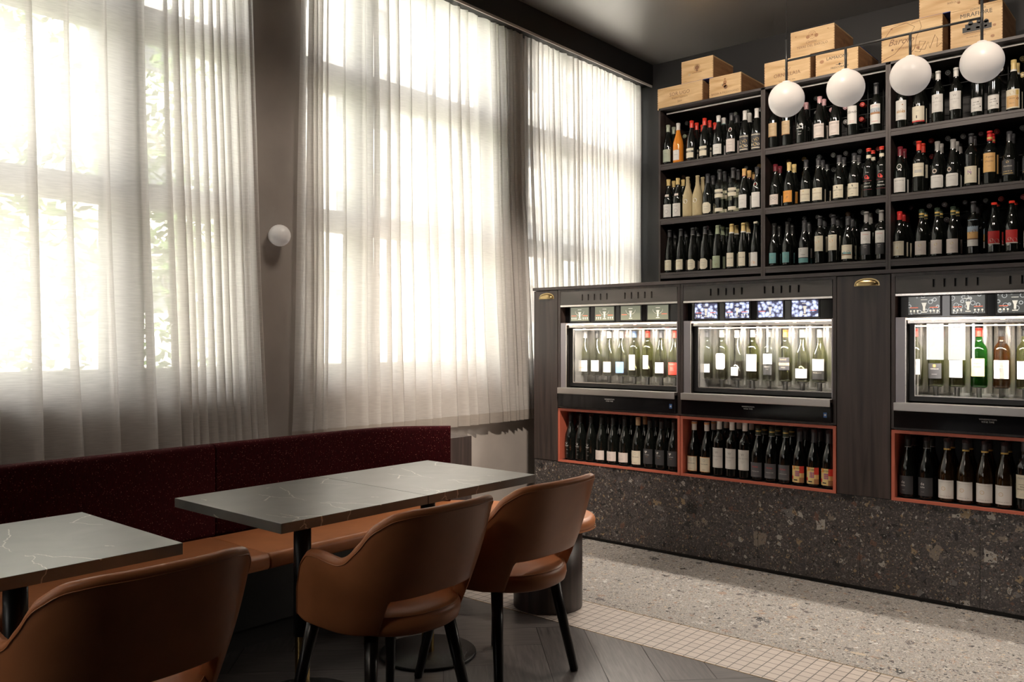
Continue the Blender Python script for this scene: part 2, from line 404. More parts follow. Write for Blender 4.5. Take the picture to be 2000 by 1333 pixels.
# ------------------------------------------------------------------ room shell
def wall_with_holes(x0, x1, ya, yb, holes, m, mout):
    b = B(); ys = [ya]
    for h in sorted(holes): ys += [h[0], h[1]]
    ys.append(yb)
    for i in range(0, len(ys), 2):
        b.box(x0, x1, ys[i], ys[i + 1], 0, CEIL, m)
    for h in holes:
        b.box(x0, x1, h[0], h[1], 0, SILL, m); b.box(x0, x1, h[0], h[1], HEAD, CEIL, m)
    return b
b = wall_with_holes(WALLX - .22, WALLX, -6.5, BACKY + .1, [(a, c) for a, c, _ in WIN], 'grey plaster', 'outer wall')
struct(b, 'wall_left', 'grey plastered window wall behind the curtains')
b = B(); b.box(WALLX - .22, 4.6, BACKY, BACKY + .12, 0, CEIL, 'charcoal paint'); struct(b, 'wall_back', 'charcoal wall behind the wine shelves')
b = B(); b.box(4.5, 4.6, -6.5, BACKY, 0, CEIL, 'charcoal paint'); struct(b, 'wall_right')
b = B(); xs_ = [WALLX - .22] + [v for h in REAR for v in h] + [4.6]
for i in range(0, len(xs_), 2): b.box(xs_[i], xs_[i + 1], REARY - .05, REARY, 0, CEIL, 'charcoal paint')
for x0, x1 in REAR: b.box(x0, x1, REARY - .05, REARY, 0, .98, 'charcoal paint'); b.box(x0, x1, REARY - .05, REARY, 2.88, CEIL, 'charcoal paint')
struct(b, 'wall_front', 'wall with narrow glazing behind the viewer')
b = B(); b.box(WALLX - .22, 4.6, -6.62, BACKY + .12, CEIL, CEIL + .1, 'ceiling paint'); struct(b, 'ceiling', 'dark satin ceiling')
b = B(); b.box(WALLX + .02, -3.80, -6.5, BACKY, 3.53, CEIL, 'bulkhead black'); struct(b, 'trim_1', 'black bulkhead along the top of the window wall')

# floor: oak herringbone, mosaic strip with brass edges, pale terrazzo
b = B(); Wp, n = .21, 5; Lp = Wp * n; c45 = math.cos(R(45)); g = .0012
planks = []
for k in range(-140, 141):
    for t in range(-14, 15):
        ox = k * Wp + t * 2 * n * Wp; oy = k * Wp
        planks.append((ox, ox + Lp, oy, oy + Wp, 0)); planks.append((ox - Wp, ox, oy, oy + Lp, 1))
lay = b.bm.loops.layers.uv.new('UVMap'); tone = b.bm.loops.layers.float_color.new('tone')
mi = b.mi('floor board')
for (xa, xb, ya, yb, d) in planks:
    cx, cyy = (xa + xb) / 2, (ya + yb) / 2
    wx, wy = (cx - cyy) * c45, (cx + cyy) * c45
    if not (-4.6 < wx < 5.2 and -11.3 < wy < 3.7): continue
    t = rnd.random(); ou, ov = rnd.random() * 20, rnd.random() * 20
    cs = [(xa + g, ya + g), (xb - g, ya + g), (xb - g, yb - g), (xa + g, yb - g)]
    vs = [b.bm.verts.new(((x - y) * c45, (x + y) * c45, 0)) for x, y in cs]
    f = b.bm.faces.new(vs); f.material_index = mi
    for lp, (x, y) in zip(f.loops, cs):
        u, v = (x - xa, y - ya) if d == 0 else (y - ya, x - xa)
        lp[lay].uv = (u + ou, v + ov); lp[tone] = (t, t, t, 1)
for co_, no in (((0, 3.09, 0), (0, 1, 0)), ((0, -6.5, 0), (0, -1, 0)), ((4.5, 0, 0), (1, 0, 0)), ((WALLX, 0, 0), (-1, 0, 0))):
    geom = b.bm.verts[:] + b.bm.edges[:] + b.bm.faces[:]
    bmesh.ops.bisect_plane(b.bm, geom=geom, plane_co=co_, plane_no=no, clear_outer=True)
b.box(WALLX, 4.5, -6.5, 3.09, -.06, -.003, 'matt black')
struct(b, 'floor', 'dark herringbone oak floor')
b = B(); b.box(WALLX, 4.5, 3.09, 3.4302, -.06, 0, 'small beige floor tiles'); o = struct(b, 'floor_tiles', 'strip of small beige square floor tiles')
o.location.y = 0
b = B()
for y in (3.09, 3.4302): b.box(WALLX, 4.5, y - .002, y + .002, -.004, .0008, 'brass')
struct(b, 'trim_2', 'thin brass strips edging the floor tiles')
b = B(); b.box(WALLX, 4.5, 3.4302, BACKY, -.06, 0, 'pale terrazzo'); struct(b, 'floor_terrazzo', 'pale terrazzo floor')

# windows: frame (structure) with a pane of glass
def window(i, y0, y1, mull):
    b = B(); x0, x1 = FRX - .045, FRX + .035; m = 'window frame grey'
    b.box(x0, x1, y0, y1, SILL, SILL + .115, m, .003)
    b.box(x0, x1, y0, y0 + .045, SILL + .115, HEAD, m); b.box(x0, x1, y1 - .045, y1, SILL + .115, HEAD, m)
    b.box(x0, x1, y0 + .045, y1 - .045, HEAD - .07, HEAD, m)
    for a, c in mull: b.box(x0, x1, a, c, SILL + .115, HEAD - .07, m)
    b.box(x0 + .004, x1 - .004, y0 + .045, y1 - .045, 1.95, 2.075, m); b.box(x0 + .004, x1 - .004, y0 + .045, y1 - .045, 2.78, 2.94, m)
    b.box(FRX + .035, WALLX + .012, y0, y1, SILL - .012, SILL + .006, 'rail white', .002)
    o = struct(b, 'window_%d' % i, 'grey framed window')
    g = B(); g.box(FRX - .008, FRX - .004, y0 + .03, y1 - .03, SILL + .1, HEAD - .05, 'window glass')
    o2 = g.build('pane', o)
MUL = {0: [(1.773, 1.958)], 1: [(3.256, 3.404)], 2: [(5.24, 5.36)], 3: [(-.72, -.56)], 4: [(-3.3, -3.15)], 5: []}
for i, (y0, y1, _) in enumerate(WIN): window(i + 1, y0, y1, MUL[i])

# ------------------------------------------------------------------ sheer curtains
def curtain(y0, y1, seed, label, wave, ztop=3.53, zhem=.728, x=-3.893, spread=(0, 0)):
    """wave: list of (fold width, amplitude, lap) along the rail"""
    r = random.Random(seed)
    folds = []; y = y0; k = 0
    while y < y1 - 1e-4:
        wdt, amp, lap = wave((y - y0) / (y1 - y0), r); wdt = min(wdt, y1 - y)
        folds.append((y, wdt, amp, lap, r.uniform(-1, 1), r.uniform(-1, 1), r.uniform(0, 6.28))); y += wdt
    NZ = 22; rows = []
    for iz in range(NZ + 1):
        t = iz / NZ; z = ztop + (zhem - ztop) * t; pts = []
        for (fy, fw, amp, lap, a1, a2, ph) in folds:
            wl_ = lap * (.55 + .55 * t) * (1 + .3 * a1 * math.sin(2.5 * t + ph)); am = amp * (.5 + .6 * t ** .7)
            dy = .010 * a2 * math.sin(3.6 * t + ph) * t
            for u in (0, .12, .26, .42, .58, .74, .88, 1.0):
                pts.append((x - am + 2 * am * u + .010 * math.sin(math.pi * u * 2 + a1 * 2) , fy + dy - wl_ / 2 + (fw + wl_) * u))
            pts.append((x, fy + dy + fw))
        for _ in range(1):
            q = [pts[0]]
            for p0, p1, p2 in zip(pts, pts[1:], pts[2:]): q.append(((p0[0] + 2 * p1[0] + p2[0]) / 4, (p0[1] + 2 * p1[1] + p2[1]) / 4))
            pts = q + [pts[-1]]
        row = []
        for (xx, yy) in pts:
            s = (yy - y0) / (y1 - y0)
            row.append((xx + .004 * math.sin(9 * t + yy * 7), yy + (spread[0] * (1 - s) + spread[1] * s) * t ** 1.5, z))
        rows.append(row)
    def piece(rs, m, name, parent):
        b = B(); lay = b.bm.loops.layers.uv.new('UVMap'); nn = len(rs[0]); L = [0]
        for j in range(1, nn): L.append(L[-1] + (Vector(rs[-1][j]) - Vector(rs[-1][j - 1])).length)
        bv, fc = b.poly([v for rw in rs for v in rw], [(i * nn + j, i * nn + j + 1, (i + 1) * nn + j + 1, (i + 1) * nn + j) for i in range(len(rs) - 1) for j in range(nn - 1)], m, True)
        b.bm.verts.index_update()
        for f in fc:
            for lp in f.loops:
                q = lp.vert.index; lp[lay].uv = (L[q % nn], lp.vert.co.z)
        return b.build(name, parent, normals=False)
    hemrow = [[(a[0], a[1], a[2] + .072) for a in rows[-1]], rows[-1]]
    # main cloth ends where the doubled hem begins
    hz = zhem + .072
    main = [rw for rw in rows[:-1] if rw[0][2] > hz + .02]
    last = [(p_[0] * .5 + q_[0] * .5 if False else q_[0], q_[1], hz) for p_, q_ in zip(rows[-2], rows[-1])]
    o = piece(main + [last], 'sheer linen', 'sheer_curtain', None)
    tag(o, label, 'curtain', 'sheer linen curtains on the window wall')
    piece([last, rows[-1]], 'sheer linen hem', 'hem', o)
    return o
def W1(s, r):
    return (r.uniform(.09, .19), r.uniform(.016, .026), r.uniform(.035, .06)) if s < .78 else (r.uniform(.035, .055), r.uniform(.016, .028), r.uniform(.025, .045))
def W2(s, r):
    if s < .07 or s > .82: return (r.uniform(.032, .055), r.uniform(.016, .028), r.uniform(.03, .05))
    return (r.uniform(.075, .15), r.uniform(.014, .024), r.uniform(.025, .055))
def W3(s, r): return (r.uniform(.05, .095), r.uniform(.012, .02), r.uniform(.02, .04))
def W0(s, r): return (r.uniform(.10, .18), .02, .05)
curtain(.10, 2.46, 3, 'sheer curtain gathered beside the wall globe lamp, hanging behind the long bench', W1, zhem=.66, spread=(0, .10))
curtain(2.80, 4.68, 5, 'wide sheer curtain between the wall globe lamp and the wine counter', W2, spread=(-.03, .13))
curtain(4.735, 6.33, 8, 'sheer curtain behind the wine counter, reaching into the shelf corner', W3, spread=(.12, 0))
curtain(-1.85, .06, 11, 'sheer curtain behind the bench, out past the small table', W0)
curtain(-4.35, -2.2, 12, 'sheer curtain on the window wall behind the viewer', W0)
b = B(); b.box(-3.812, -3.802, -4.4, 6.37, 3.513, 3.531, 'rail white'); tag(b.build('curtain_track'), 'thin white curtain track under the black bulkhead', 'curtain rail')

# ------------------------------------------------------------------ outside
b = B(); b.box(-60, -4.25, -40, 60, -.35, -.25, 'paving'); struct(b, 'ground', 'pale paving outside the windows')
def facade(name, label, x, y0, y1, z1, step, wy):
    root = thing(name, label, 'building', (x, (y0 + y1) / 2, -.25))
    b = B(); b.box(x - 3, x, y0, y1, -.25, z1, 'facade white'); b.build('wall', root, True)
    z = .9
    while z < z1:
        b = B(); b.box(x, x + .35, y0, y1, z - .18, z, 'facade band'); b.build('ledge', root, True)
        y = y0 + .5
        while y < y1 - wy:
            b = B(); b.box(x, x + .04, y, y + wy, z + .9, z + step - .5, 'facade glass'); b.build('window', root, True)
            y += wy + .7
        z += step
facade('apartment_building', 'white building with grey ledges seen dimly through the wide curtain', -13, 5, 30, 9, 1.9, 1.6)
facade('low_building', 'pale building seen dimly through the curtain by the wall globe lamp', -19, -14, 4.5, 5, 2.6, 1.5)
def leafy(name, label, x, y, h, cr, n, seed, cat='tree', cz=None):
    r = random.Random(seed); root = thing(name, label, cat, (x, y, -.25))
    b = B(); b.tube([(0, 0, 0), (.05, .02, h * .3), (-.03, .06, h * .62)], .09, 'bark', 8, .04)
    for k in range(5):
        a = r.uniform(0, 6.28); b.tube([(0, 0, h * .35 + k * .1 * h), (.5 * cr * math.cos(a), .5 * cr * math.sin(a), h * (.5 + .08 * k))], .03, 'bark', 6, .012)
    b.build('trunk', root)
    b = B(); vs, fs = [], []
    for i in range(n):
        d = Vector((r.gauss(0, 1), r.gauss(0, 1), r.gauss(0, 1))).normalized() * (r.random() ** .45)
        lump = 1 + .25 * math.sin(d.x * 7 + seed) * math.cos(d.y * 6)
        p = Vector((d.x * cr * lump, d.y * cr * lump, (cz or h * .58) + d.z * h * .45))
        t = Vector((r.gauss(0, 1), r.gauss(0, 1), r.gauss(0, .6))).normalized(); u = t.cross(Vector((r.random(), r.random(), r.random()))).normalized()
        L, Wd = r.uniform(.05, .10), r.uniform(.022, .04); q = len(vs)
        vs += [tuple(p - t * L), tuple(p + u * Wd), tuple(p + t * L), tuple(p - u * Wd)]; fs.append((q, q + 1, q + 2, q + 3))
    b.poly(vs, fs, 'foliage'); b.build('crown', root, normals=False)
leafy('leafy_tree', 'green leafy tree outside the window farthest from the wine wall', -6.8, 1.9, 4.4, 1.0, 2600, 3)
leafy('leafy_tree', 'slender green tree outside, seen beside the gathered curtain', -7.6, 4.0, 4.6, .9, 2000, 9)
leafy('shrub', 'low green shrub outside below the first tree', -5.2, .1, 1.7, .5, 900, 5, 'shrub', .75)
leafy('shrub', 'low green shrub outside between the two trees', -5.1, 3.0, 1.5, .6, 800, 6, 'shrub', .7)
leafy('leafy_tree', 'green tree outside the window behind the viewer', -6.8, -1.4, 4.8, 1.3, 1500, 19)

# ------------------------------------------------------------------ wall lamp and pendant
t = thing('wall_lamp', 'small round opal wall lamp on the grey plaster pier between two curtains', 'wall lamp', (WALLX, 2.64, 1.87))
b = B(); b.lathe([(.0, 0), (.034, 0), (.034, .012), (0, .012)], 'rail white', 24, axis='x'); b.build('base_plate', t)
b = B(); b.lathe([(.0585 * math.sin(math.pi * k / 20), .064 - .0585 * math.cos(math.pi * k / 20)) for k in range(21)], 'opal glass faint glow', 32, axis='x'); b.build('globe', t)

PZ, PYY = 2.69, 4.70
t = thing('pendant_lamp', 'black rail pendant with four white opal globes hanging over the wine counter', 'pendant lamp', (-1.42, PYY, PZ))
GX = [-1.918, -1.584, -1.252, -.9185]
b = B(); b.tube([(GX[0], PYY, 2.912), (GX[-1], PYY, 2.912)], .006, 'rod', 10); b.build('rail', t, True)
for i, x in enumerate(GX):
    top = 3.035 if i in (0, 3) else 2.912
    b = B(); b.tube([(x, PYY, PZ + .095), (x, PYY, top)], .0068, 'rod', 10)
    if i in (0, 3): b.tube([(x, PYY, top), (x, PYY, CEIL)], .0014, 'rod', 6)
    b.build('rod', t, True)
    b = B(); b.lathe([(max(.1 * math.sin(math.pi * k / 28), .0), -.1 * math.cos(math.pi * k / 28)) for k in range(28)] + [(.024, .0985), (.022, .103), (0, .103)], 'opal glass', 40, c=(x, PYY, PZ)); b.build('globe', t, True)

# ------------------------------------------------------------------ tables
def make_table(loc, label):
    t = thing('bistro_table', label, 'table', loc, 0, 'grey stone topped pedestal tables')
    b = B(); b.box(-.325, .325, -.3105, .3105, .708, .74, 'grey stone top', .0012); b.build('tabletop', t)
    b = B(); b.box(-.21, .21, -.03, .03, .70, .708, 'matt black'); b.box(-.03, .03, -.21, .21, .70, .708, 'matt black'); b.build('mounting_plate', t)
    b = B(); b.lathe([(.0, .245), (.031, .245), (.031, .70), (0, .70)], 'black', 28); b.build('column', t)
    b = B(); b.lathe([(.026, .012), (.026, .25)], 'brass', 28); b.build('brass_sleeve', t)
    b = B(); b.lathe([(0, 0), (.198, 0), (.20, .003), (.20, .009), (.196, .012), (0, .0125)], 'spark base', 48); b.build('base_plate', t)
    return t
T = make_table((-2.525, 1.811, 0), 'square grey stone table, white veins at its corner, seam shared with the table beyond')
tree_copy(T, (-2.525, 2.4345, 0), label='square grey stone table nearest the wine counter, chair tucked against it')
tree_copy(T, (-2.525, .872, 0), label='separate square grey stone table by itself, cut off by the picture edge')

# ------------------------------------------------------------------ armchairs
def interp(tab, x):
    for (a, va), (c, vc) in zip(tab, tab[1:]):
        if x <= c:
            u = (x - a) / (c - a); u = max(0, min(1, u)); u = u * u * (3 - 2 * u) if abs(vc - va) > .05 else u
            return va + (vc - va) * u
    return tab[-1][1]
def smooth_tab(tab, x, w=4.0):
    return sum(interp(tab, x + d * w / 3) for d in range(-3, 4)) / 7
TOP = [(0, .800), (22, .799), (34, .788), (44, .752), (54, .694), (62, .655), (70, .641), (80, .645), (90, .654), (101, .650), (112, .618), (124, .545), (133, .47), (138, .42)]
def chair_stations():
    st = []
    N = 76
    for i in range(-N, N + 1):
        s = i / N; th = abs(s) * 138; sg = 1 if s >= 0 else -1
        if th <= 90:
            c, q = math.cos(R(th)), math.sin(R(th)); e = 2 / 2.9
            x = .215 * max(c, 0) ** e; y = .252 * max(q, 0) ** e
            nx, ny = max(c, 0) ** (2 - e) / .215, max(q, 0) ** (2 - e) / .252
        else:
            x = -(th - 90) / 48 * .15; y = .252 - .010 * ((th - 90) / 48) ** 2; nx, ny = .0, 1.0
        L = math.hypot(nx, ny); nx, ny = nx / L, ny / L
        rear = max(0, nx) ** 1.5
        lean = .37 * rear + .13 * (1 - rear)
        top = smooth_tab(TOP, th, 3.0)
        bot = .39 + .112 * (1 - max(0, min(1, (th - 31) / 8)) ** 2 * (3 - 2 * max(0, min(1, (th - 31) / 8))))
        if th > 38: bot = .39
        if th > 120: bot = .39 + .02 * ((th - 120) / 18) ** 2
        st.append((x, y * sg, nx, ny * sg, lean, top, bot, th))
    return st
STN = chair_stations()
def pos(st, z, off):
    x, y, nx, ny, lean, top, bot, th = st
    bulge = .012 * math.sin(max(0, min(1, (z - .39) / .38)) * math.pi)
    k = lean * (z - .42) + bulge + off
    return (x + nx * k, y + ny * k, z)
def make_chair(loc, label):
    t = thing('leather_armchair', label, 'armchair', loc, 0, 'tan leather armchairs with black legs')
    Tk = .042; rings = []
    for k, st in enumerate(STN):
        top, bot = st[5], st[6]; ring = []; H = top - bot
        e = min(k, len(STN) - 1 - k); tk = Tk * (1 if e > 2 else (.35, .7, .9)[e])
        for j in range(9): ring.append(pos(st, bot + .012 + (H - .030) * j / 8, 0))
        for a in (20, 50, 90, 130, 160): ring.append(pos(st, top - .018 + .018 * math.sin(R(a)), -tk / 2 + tk / 2 * math.cos(R(a))))
        for j in range(8, -1, -1): ring.append(pos(st, bot + .012 + (H - .030) * j / 8, -tk))
        for a in (200, 270, 340): ring.append(pos(st, bot + .012 + .012 * math.sin(R(a)), -tk / 2 + tk / 2 * math.cos(R(a))))
        rings.append(ring)
    b = B(); b.loft(rings, 'tan leather', True, True)
    sh = b.build('back_shell', t)
    pp = [pos(st, st[5] - .020, .001) for st in STN[1:-1]]
    b = B(); b.tube(pp, .0016, 'tan leather light', 6); b.build('piping', sh)
    # seat cushion
    rings = []
    for z, inset in ((.386, .03), (.388, .012), (.396, .002), (.418, -.004), (.438, -.002), (.450, .006), (.458, .022), (.464, .06), (.468, .12)):
        ring = []
        for j in range(56):
            a = 2 * math.pi * j / 56; c, q = math.cos(a), math.sin(a); e = 2 / 2.3 if c > 0 else 2 / 2.9
            rx = .266 if c > 0 else .262
            ring.append(((rx - inset) * math.copysign(abs(c) ** e, c) - .006, (.222 - inset) * math.copysign(abs(q) ** e, q), z))
        rings.append(ring)
    b = B(); b.loft(rings, 'tan leather', True, True); se = b.build('seat', t)
    b = B(); pl = [(v[0] * 1.003, v[1] * 1.003, v[2]) for v in rings[5]]; b.tube(pl + pl[:1], .002, 'tan leather light', 6, caps=False); b.build('piping', se)
    for sx, sy in ((-1, -1), (-1, 1), (1, -1), (1, 1)):
        fx = -.223 if sx < 0 else .194; f = Vector((fx, sy * .2235, 0)); tp = Vector((-.155 if sx < 0 else .13, sy * .165, .392))
        b = B(); b.tube([tuple(f), tuple(f + Vector((0, 0, .006))), tuple(f.lerp(tp, .5)), tuple(tp)], .0135, 'black wood leg', 12, .023)
        b.build('leg', t)
    return t
CH = make_chair((-2.15, 2.46, 0), 'tan leather armchair nearest the wine counter, pushed up to the far table')
tree_copy(CH, (-2.15, 1.87, 0), label='tan leather armchair pushed up to the table with the white veins')
tree_copy(CH, (-2.15, .95, 0), label='tan leather armchair at the separate table, its legs out of view')

# ------------------------------------------------------------------ banquette
def path_arc(pts, step=.06):
    out = []
    for (a, c) in zip(pts, pts[1:]):
        n = max(1, int(math.dist(a, c) / step))
        out += [(a[0] + (c[0] - a[0]) * k / n, a[1] + (c[1] - a[1]) * k / n) for k in range(n)]
    return out + [pts[-1]]
def chaikin(p, n=3):
    for _ in range(n):
        q = [p[0]]
        for a, c in zip(p, p[1:]): q += [(a[0] * .75 + c[0] * .25, a[1] * .75 + c[1] * .25), (a[0] * .25 + c[0] * .75, a[1] * .25 + c[1] * .75)]
        p = q + [p[-1]]
    return p
def sweep(b, path, prof, m):
    """prof: (offset to the right of travel, z)"""
    rings = []
    for i, p in enumerate(path):
        a = path[max(i - 1, 0)]; c = path[min(i + 1, len(path) - 1)]; d = Vector((c[0] - a[0], c[1] - a[1])).normalized()
        nr = Vector((d.y, -d.x)); rings.append([(p[0] + nr.x * o, p[1] + nr.y * o, z) for o, z in prof])
    b.loft(rings, m, True, True)
t = thing('banquette', 'long bench with dark red upholstered back and tan leather seat under the curtains', 'bench', (-3.2, 1.6, 0))
def rprof(x0, x1, z0, z1, r, n=4):
    out = []
    for (cx, cz, a0) in ((x1 - r, z1 - r, 0), (x0 + r, z1 - r, 90), (x0 + r, z0 + r, 180), (x1 - r, z0 + r, 270)):
        for k in range(n + 1): a = R(a0 + 90 * k / n); out.append((cx + r * math.cos(a), cz + r * math.sin(a)))
    return out
BP = chaikin([(-3.40, 1.963), (-3.40, 2.3), (-3.40, 2.78), (-3.34, 3.02), (-3.15, 3.205)], 3)
for name, path in (('backrest', [(-3.40, -1.5), (-3.40, .2), (-3.40, 1.958)]), ('backrest', BP)):
    b = B(); sweep(b, path, rprof(-.045, .035, .44, .845, .022), 'dark red fabric'); b.build(name, t, True)
SPt = chaikin([(-3.13, 1.93), (-3.13, 2.35), (-3.13, 2.72), (-3.05, 3.03), (-2.80, 3.20), (-2.54, 3.27)], 3)
b = B(); sweep(b, [(-3.13, -1.5), (-3.13, 1.925)], rprof(-.235, .23, .385, .45, .024), 'tan leather'); b.build('seat', t, True)
def round_end(b, path, hw, z0, z1, r, m):
    """flat cushion following a path with a round far end"""
    left, right = [], []
    for i, p in enumerate(path):
        a = path[max(i - 1, 0)]; c = path[min(i + 1, len(path) - 1)]; d = Vector((c[0] - a[0], c[1] - a[1])).normalized(); nr = Vector((d.y, -d.x))
        left.append((p[0], p[1], -nr.x, -nr.y)); right.append((p[0], p[1], nr.x, nr.y))
    out = right[:]
    for k in range(1, 16):
        a = math.pi * k / 16; v = nr * math.cos(a) + d * math.sin(a); out.append((path[-1][0], path[-1][1], v.x, v.y))
    out += left[::-1]
    rings = []
    for a in (-90, -60, -30, 0, 30, 60, 90):
        off = hw - r + r * math.cos(R(a)); z = (z0 + r if a < 0 else z1 - r) + r * math.sin(R(a))
        rings.append([(p[0] + p[2] * off, p[1] + p[3] * off, z) for p in out])
    b.loft(rings, m, True, True)
b = B(); round_end(b, SPt, .232, .385, .45, .024, 'tan leather'); se = b.build('seat', t, True)
b = B()
sm = [(p[0], p[1]) for p in SPt]
b.lathe([(.2335, .393), (.2345, .396), (.2335, .399)], 'tan leather light', 32, c=(-2.54, 3.27, 0), a0=-1.9, a1=1.9); b.build('piping', se, True)
b = B(); b.box(-3.36, -3.10, -1.5, 2.75, .10, .384, 'black'); b.box(-3.36, -3.16, -1.5, 2.70, 0, .10, 'matt black'); b.build('base', t, True)
b = B(); b.lathe([(.0, 0), (.168, 0), (.17, .003), (.17, .385), (0, .385)], 'dark veneer', 40, c=(-2.543, 3.27, 0)); b.build('round_leg', t, True)
b = B(); b.box(-3.158, -3.155, -1.5, 2.6, .088, .092, 'rod'); b.build('kick_strip', t, True)
b = B(); b.box(-3.852, -3.45, -1.5, 3.69, 0, .73, 'dark veneer', .002); tag(b.build('bench_backing'), 'dark wood casing behind the bench back, against the window wall', 'cabinet')

# ------------------------------------------------------------------ wine counter: plinth, cabinets, top
FY = 4.50                         # front plane of the counter
CX0, CX1 = -3.622, 0.60
BKY = 5.02
b = B(); js = [CX0 + .003, -3.121, -2.562, -2.003, -1.446, -.888, -.331, .226, .60]
for a, c in zip(js, js[1:]): b.box(a + .0008, c - .0008, FY + .004, BKY, .022, .490, 'dark terrazzo', .0012)
b.box(CX0 + .01, .59, FY + .02, BKY - .01, 0, .03, 'matt black'); b.box(CX0 + .01, .59, FY + .012, BKY - .01, .03, .482, 'matt black')
tag(b.build('terrazzo_plinth'), 'dark terrazzo clad base running under the wine counter', 'counter base')
b = B(); b.box(CX0, CX1, FY - .012, BKY, 1.644, 1.664, 'dark veneer flat', .0015)
for x in (-2.49, -1.50, -.55): b.box(x - .0007, x + .0007, FY - .0125, FY, 1.644, 1.6645, 'matt black')
tag(b.build('counter_top'), 'long dark wood top laid across the wine dispensers and tall cabinets', 'countertop')

def cup_handle(parent, x, z, y):
    b = B(); rings = []
    for k in range(13):
        a = math.pi * k / 12; ring = []
        for j in range(9):
            q = math.pi / 2 * j / 8
            ring.append((x - .058 * math.cos(a) * (1 - .10 * (1 - math.cos(q))) , y - .024 * math.sin(q) * math.sin(a) ** .5 - .001, z + (.033 * math.sin(a) ** .75) * math.cos(q)))
        rings.append(ring)
    b.loft(rings, 'antique brass', False, False)
    for k in range(12):
        a, c = math.pi * k / 12, math.pi * (k + 1) / 12
        b.poly([(x - .058 * math.cos(a), y - .001, z + .033 * math.sin(a) ** .75), (x - .064 * math.cos(a), y - .001, z + .039 * math.sin(a) ** .75), (x - .064 * math.cos(c), y - .001, z + .039 * math.sin(c) ** .75), (x - .058 * math.cos(c), y - .001, z + .033 * math.sin(c) ** .75)], [(0, 1, 2, 3)], 'antique brass')
    b.box(x - .064, x + .064, y - .0022, y - .0005, z - .002, z + .004, 'antique brass')
    return b.build('handle', parent, True)
def tall_cabinet(x0, x1, label, hx, hw=1):
    t = thing('tall_cabinet', label, 'cabinet', ((x0 + x1) / 2, FY + .2, .492), 0, 'tall dark wood cabinets of the wine counter')
    b = B(); b.box(x0 + .001, x1 - .001, FY + .02, BKY, .492, 1.643, 'matt black'); b.build('carcass', t, True)
    b = B(); b.box(x0 + .002, x1 - .002, FY - .002, FY + .019, .494, 1.640, 'dark veneer', .001); d = b.build('door', t, True)
    cup_handle(d, hx, 1.587, FY - .002)
tall_cabinet(-3.620, -3.414, 'narrow dark wood cabinet with brass cup handle beside the curtain', -3.509)
tall_cabinet(-1.563, -1.291, 'wide dark wood cabinet with brass cup handle between two wine dispensers', -1.408)

UNITS = [(-3.412, -2.492), (-2.490, -1.565), (-1.289, -.369), (-.366, .598)]
# carcass boards around dispensers and niches
for i, (x0, x1) in enumerate(UNITS[:3]):
    nm = ('beside the narrow cabinet', 'in the middle', 'right of the wide cabinet')[i]
    b = B(); sd = .018; m = 'dark veneer'
    b.box(x0, x0 + sd, FY, BKY, .855, 1.643, m); b.box(x1 - sd, x1, FY, BKY, .855, 1.643, m)
    b.box(x0 + sd, x1 - sd, FY + .001, BKY, 1.628, 1.643, m); b.box(x0 + sd, x1 - sd, FY, BKY, .851, .863, m)
    b.box(x0 + sd, x1 - sd, BKY - .012, BKY, .863, 1.628, m)
    tag(b.build('dispenser_housing'), 'dark wood housing around the wine dispenser ' + ('beside the narrow cabinet', 'between the other two dispensers', 'past the wide cabinet')[i], 'cabinet', 'dispenser housings')
    # rust red niche
    z0, z1 = .491, .849; t = thing('display_niche', 'rust red framed open niche of dark bottles ' + ('closest to the curtain', 'with the orange chequered labels', 'past the wide dark cabinet')[i], 'shelf niche', ((x0 + x1) / 2, FY + .2, z0), 0, 'rust red niches under the dispensers')
    b = B(); f = .016
    xa, xb = (x0 + .001, x1 - .001) if i else (x0 + .001, x1 - .001)
    b.box(xa, xa + f, FY - .003, FY + .30, z0, z1, 'rust red paint'); b.box(xb - f, xb, FY - .003, FY + .30, z0, z1, 'rust red paint')
    b.box(xa + f, xb - f, FY - .003, FY + .30, z1 - f, z1, 'rust red paint'); b.box(xa + f, xb - f, FY - .003, FY + .01, z0, z0 + .0145, 'rust red paint')
    b.build('frame', t, True)
    b = B(); b.box(xa + f, xb - f, FY + .01, FY + .30, z0, z0 + .014, 'matt black'); b.box(xa, xb, FY + .30, FY + .31, z0, z1, 'matt black'); b.build('lining', t, True)
b = B(); b.box(-.366, .598, FY, BKY, .492, 1.643, 'dark veneer'); tag(b.build('end_cabinet'), 'dark wood cabinet ending the counter past the third dispenser', 'cabinet')

# ------------------------------------------------------------------ dispensers
def screen_mat(name, kind):
    m, n, l, p, o = nt(name); tc = n.new('ShaderNodeTexCoord')
    vo = n.new('ShaderNodeTexVoronoi'); l.new(tc.outputs['Object'], vo.inputs['Vector']); cr = n.new('ShaderNodeValToRGB'); e = cr.color_ramp.elements
    if kind == 'berries':
        vo.inputs['Scale'].default_value = 44; cols = [(0, (.95, 1.0, 1.3)), (.40, (.45, .50, .75)), (.62, (.05, .05, .10))]
    else:
        vo.inputs['Scale'].default_value = 36; cols = [(0, (.5, .5, .48)), (.12, (.06, .06, .055)), (.30, (.09, .09, .08)), (.36, (.75, .75, .72)), (.44, (.10, .10, .09))]
    while len(e) < len(cols): e.new(.5)
    for k, (q, c) in enumerate(cols): e[k].position = q; e[k].color = (*c, 1)
    l.new(vo.outputs[0], cr.inputs[0]); l.new(cr.outputs[0], p.inputs['Emission Color']); p.inputs['Emission Strength'].default_value = 1.5 if kind == 'berries' else .9
    p.inputs['Base Color'].default_value = (.01, .01, .01, 1); p.inputs['Roughness'].default_value = .15
    MATS[name] = m
screen_mat('screen berries', 'berries'); screen_mat('screen rings', 'rings')
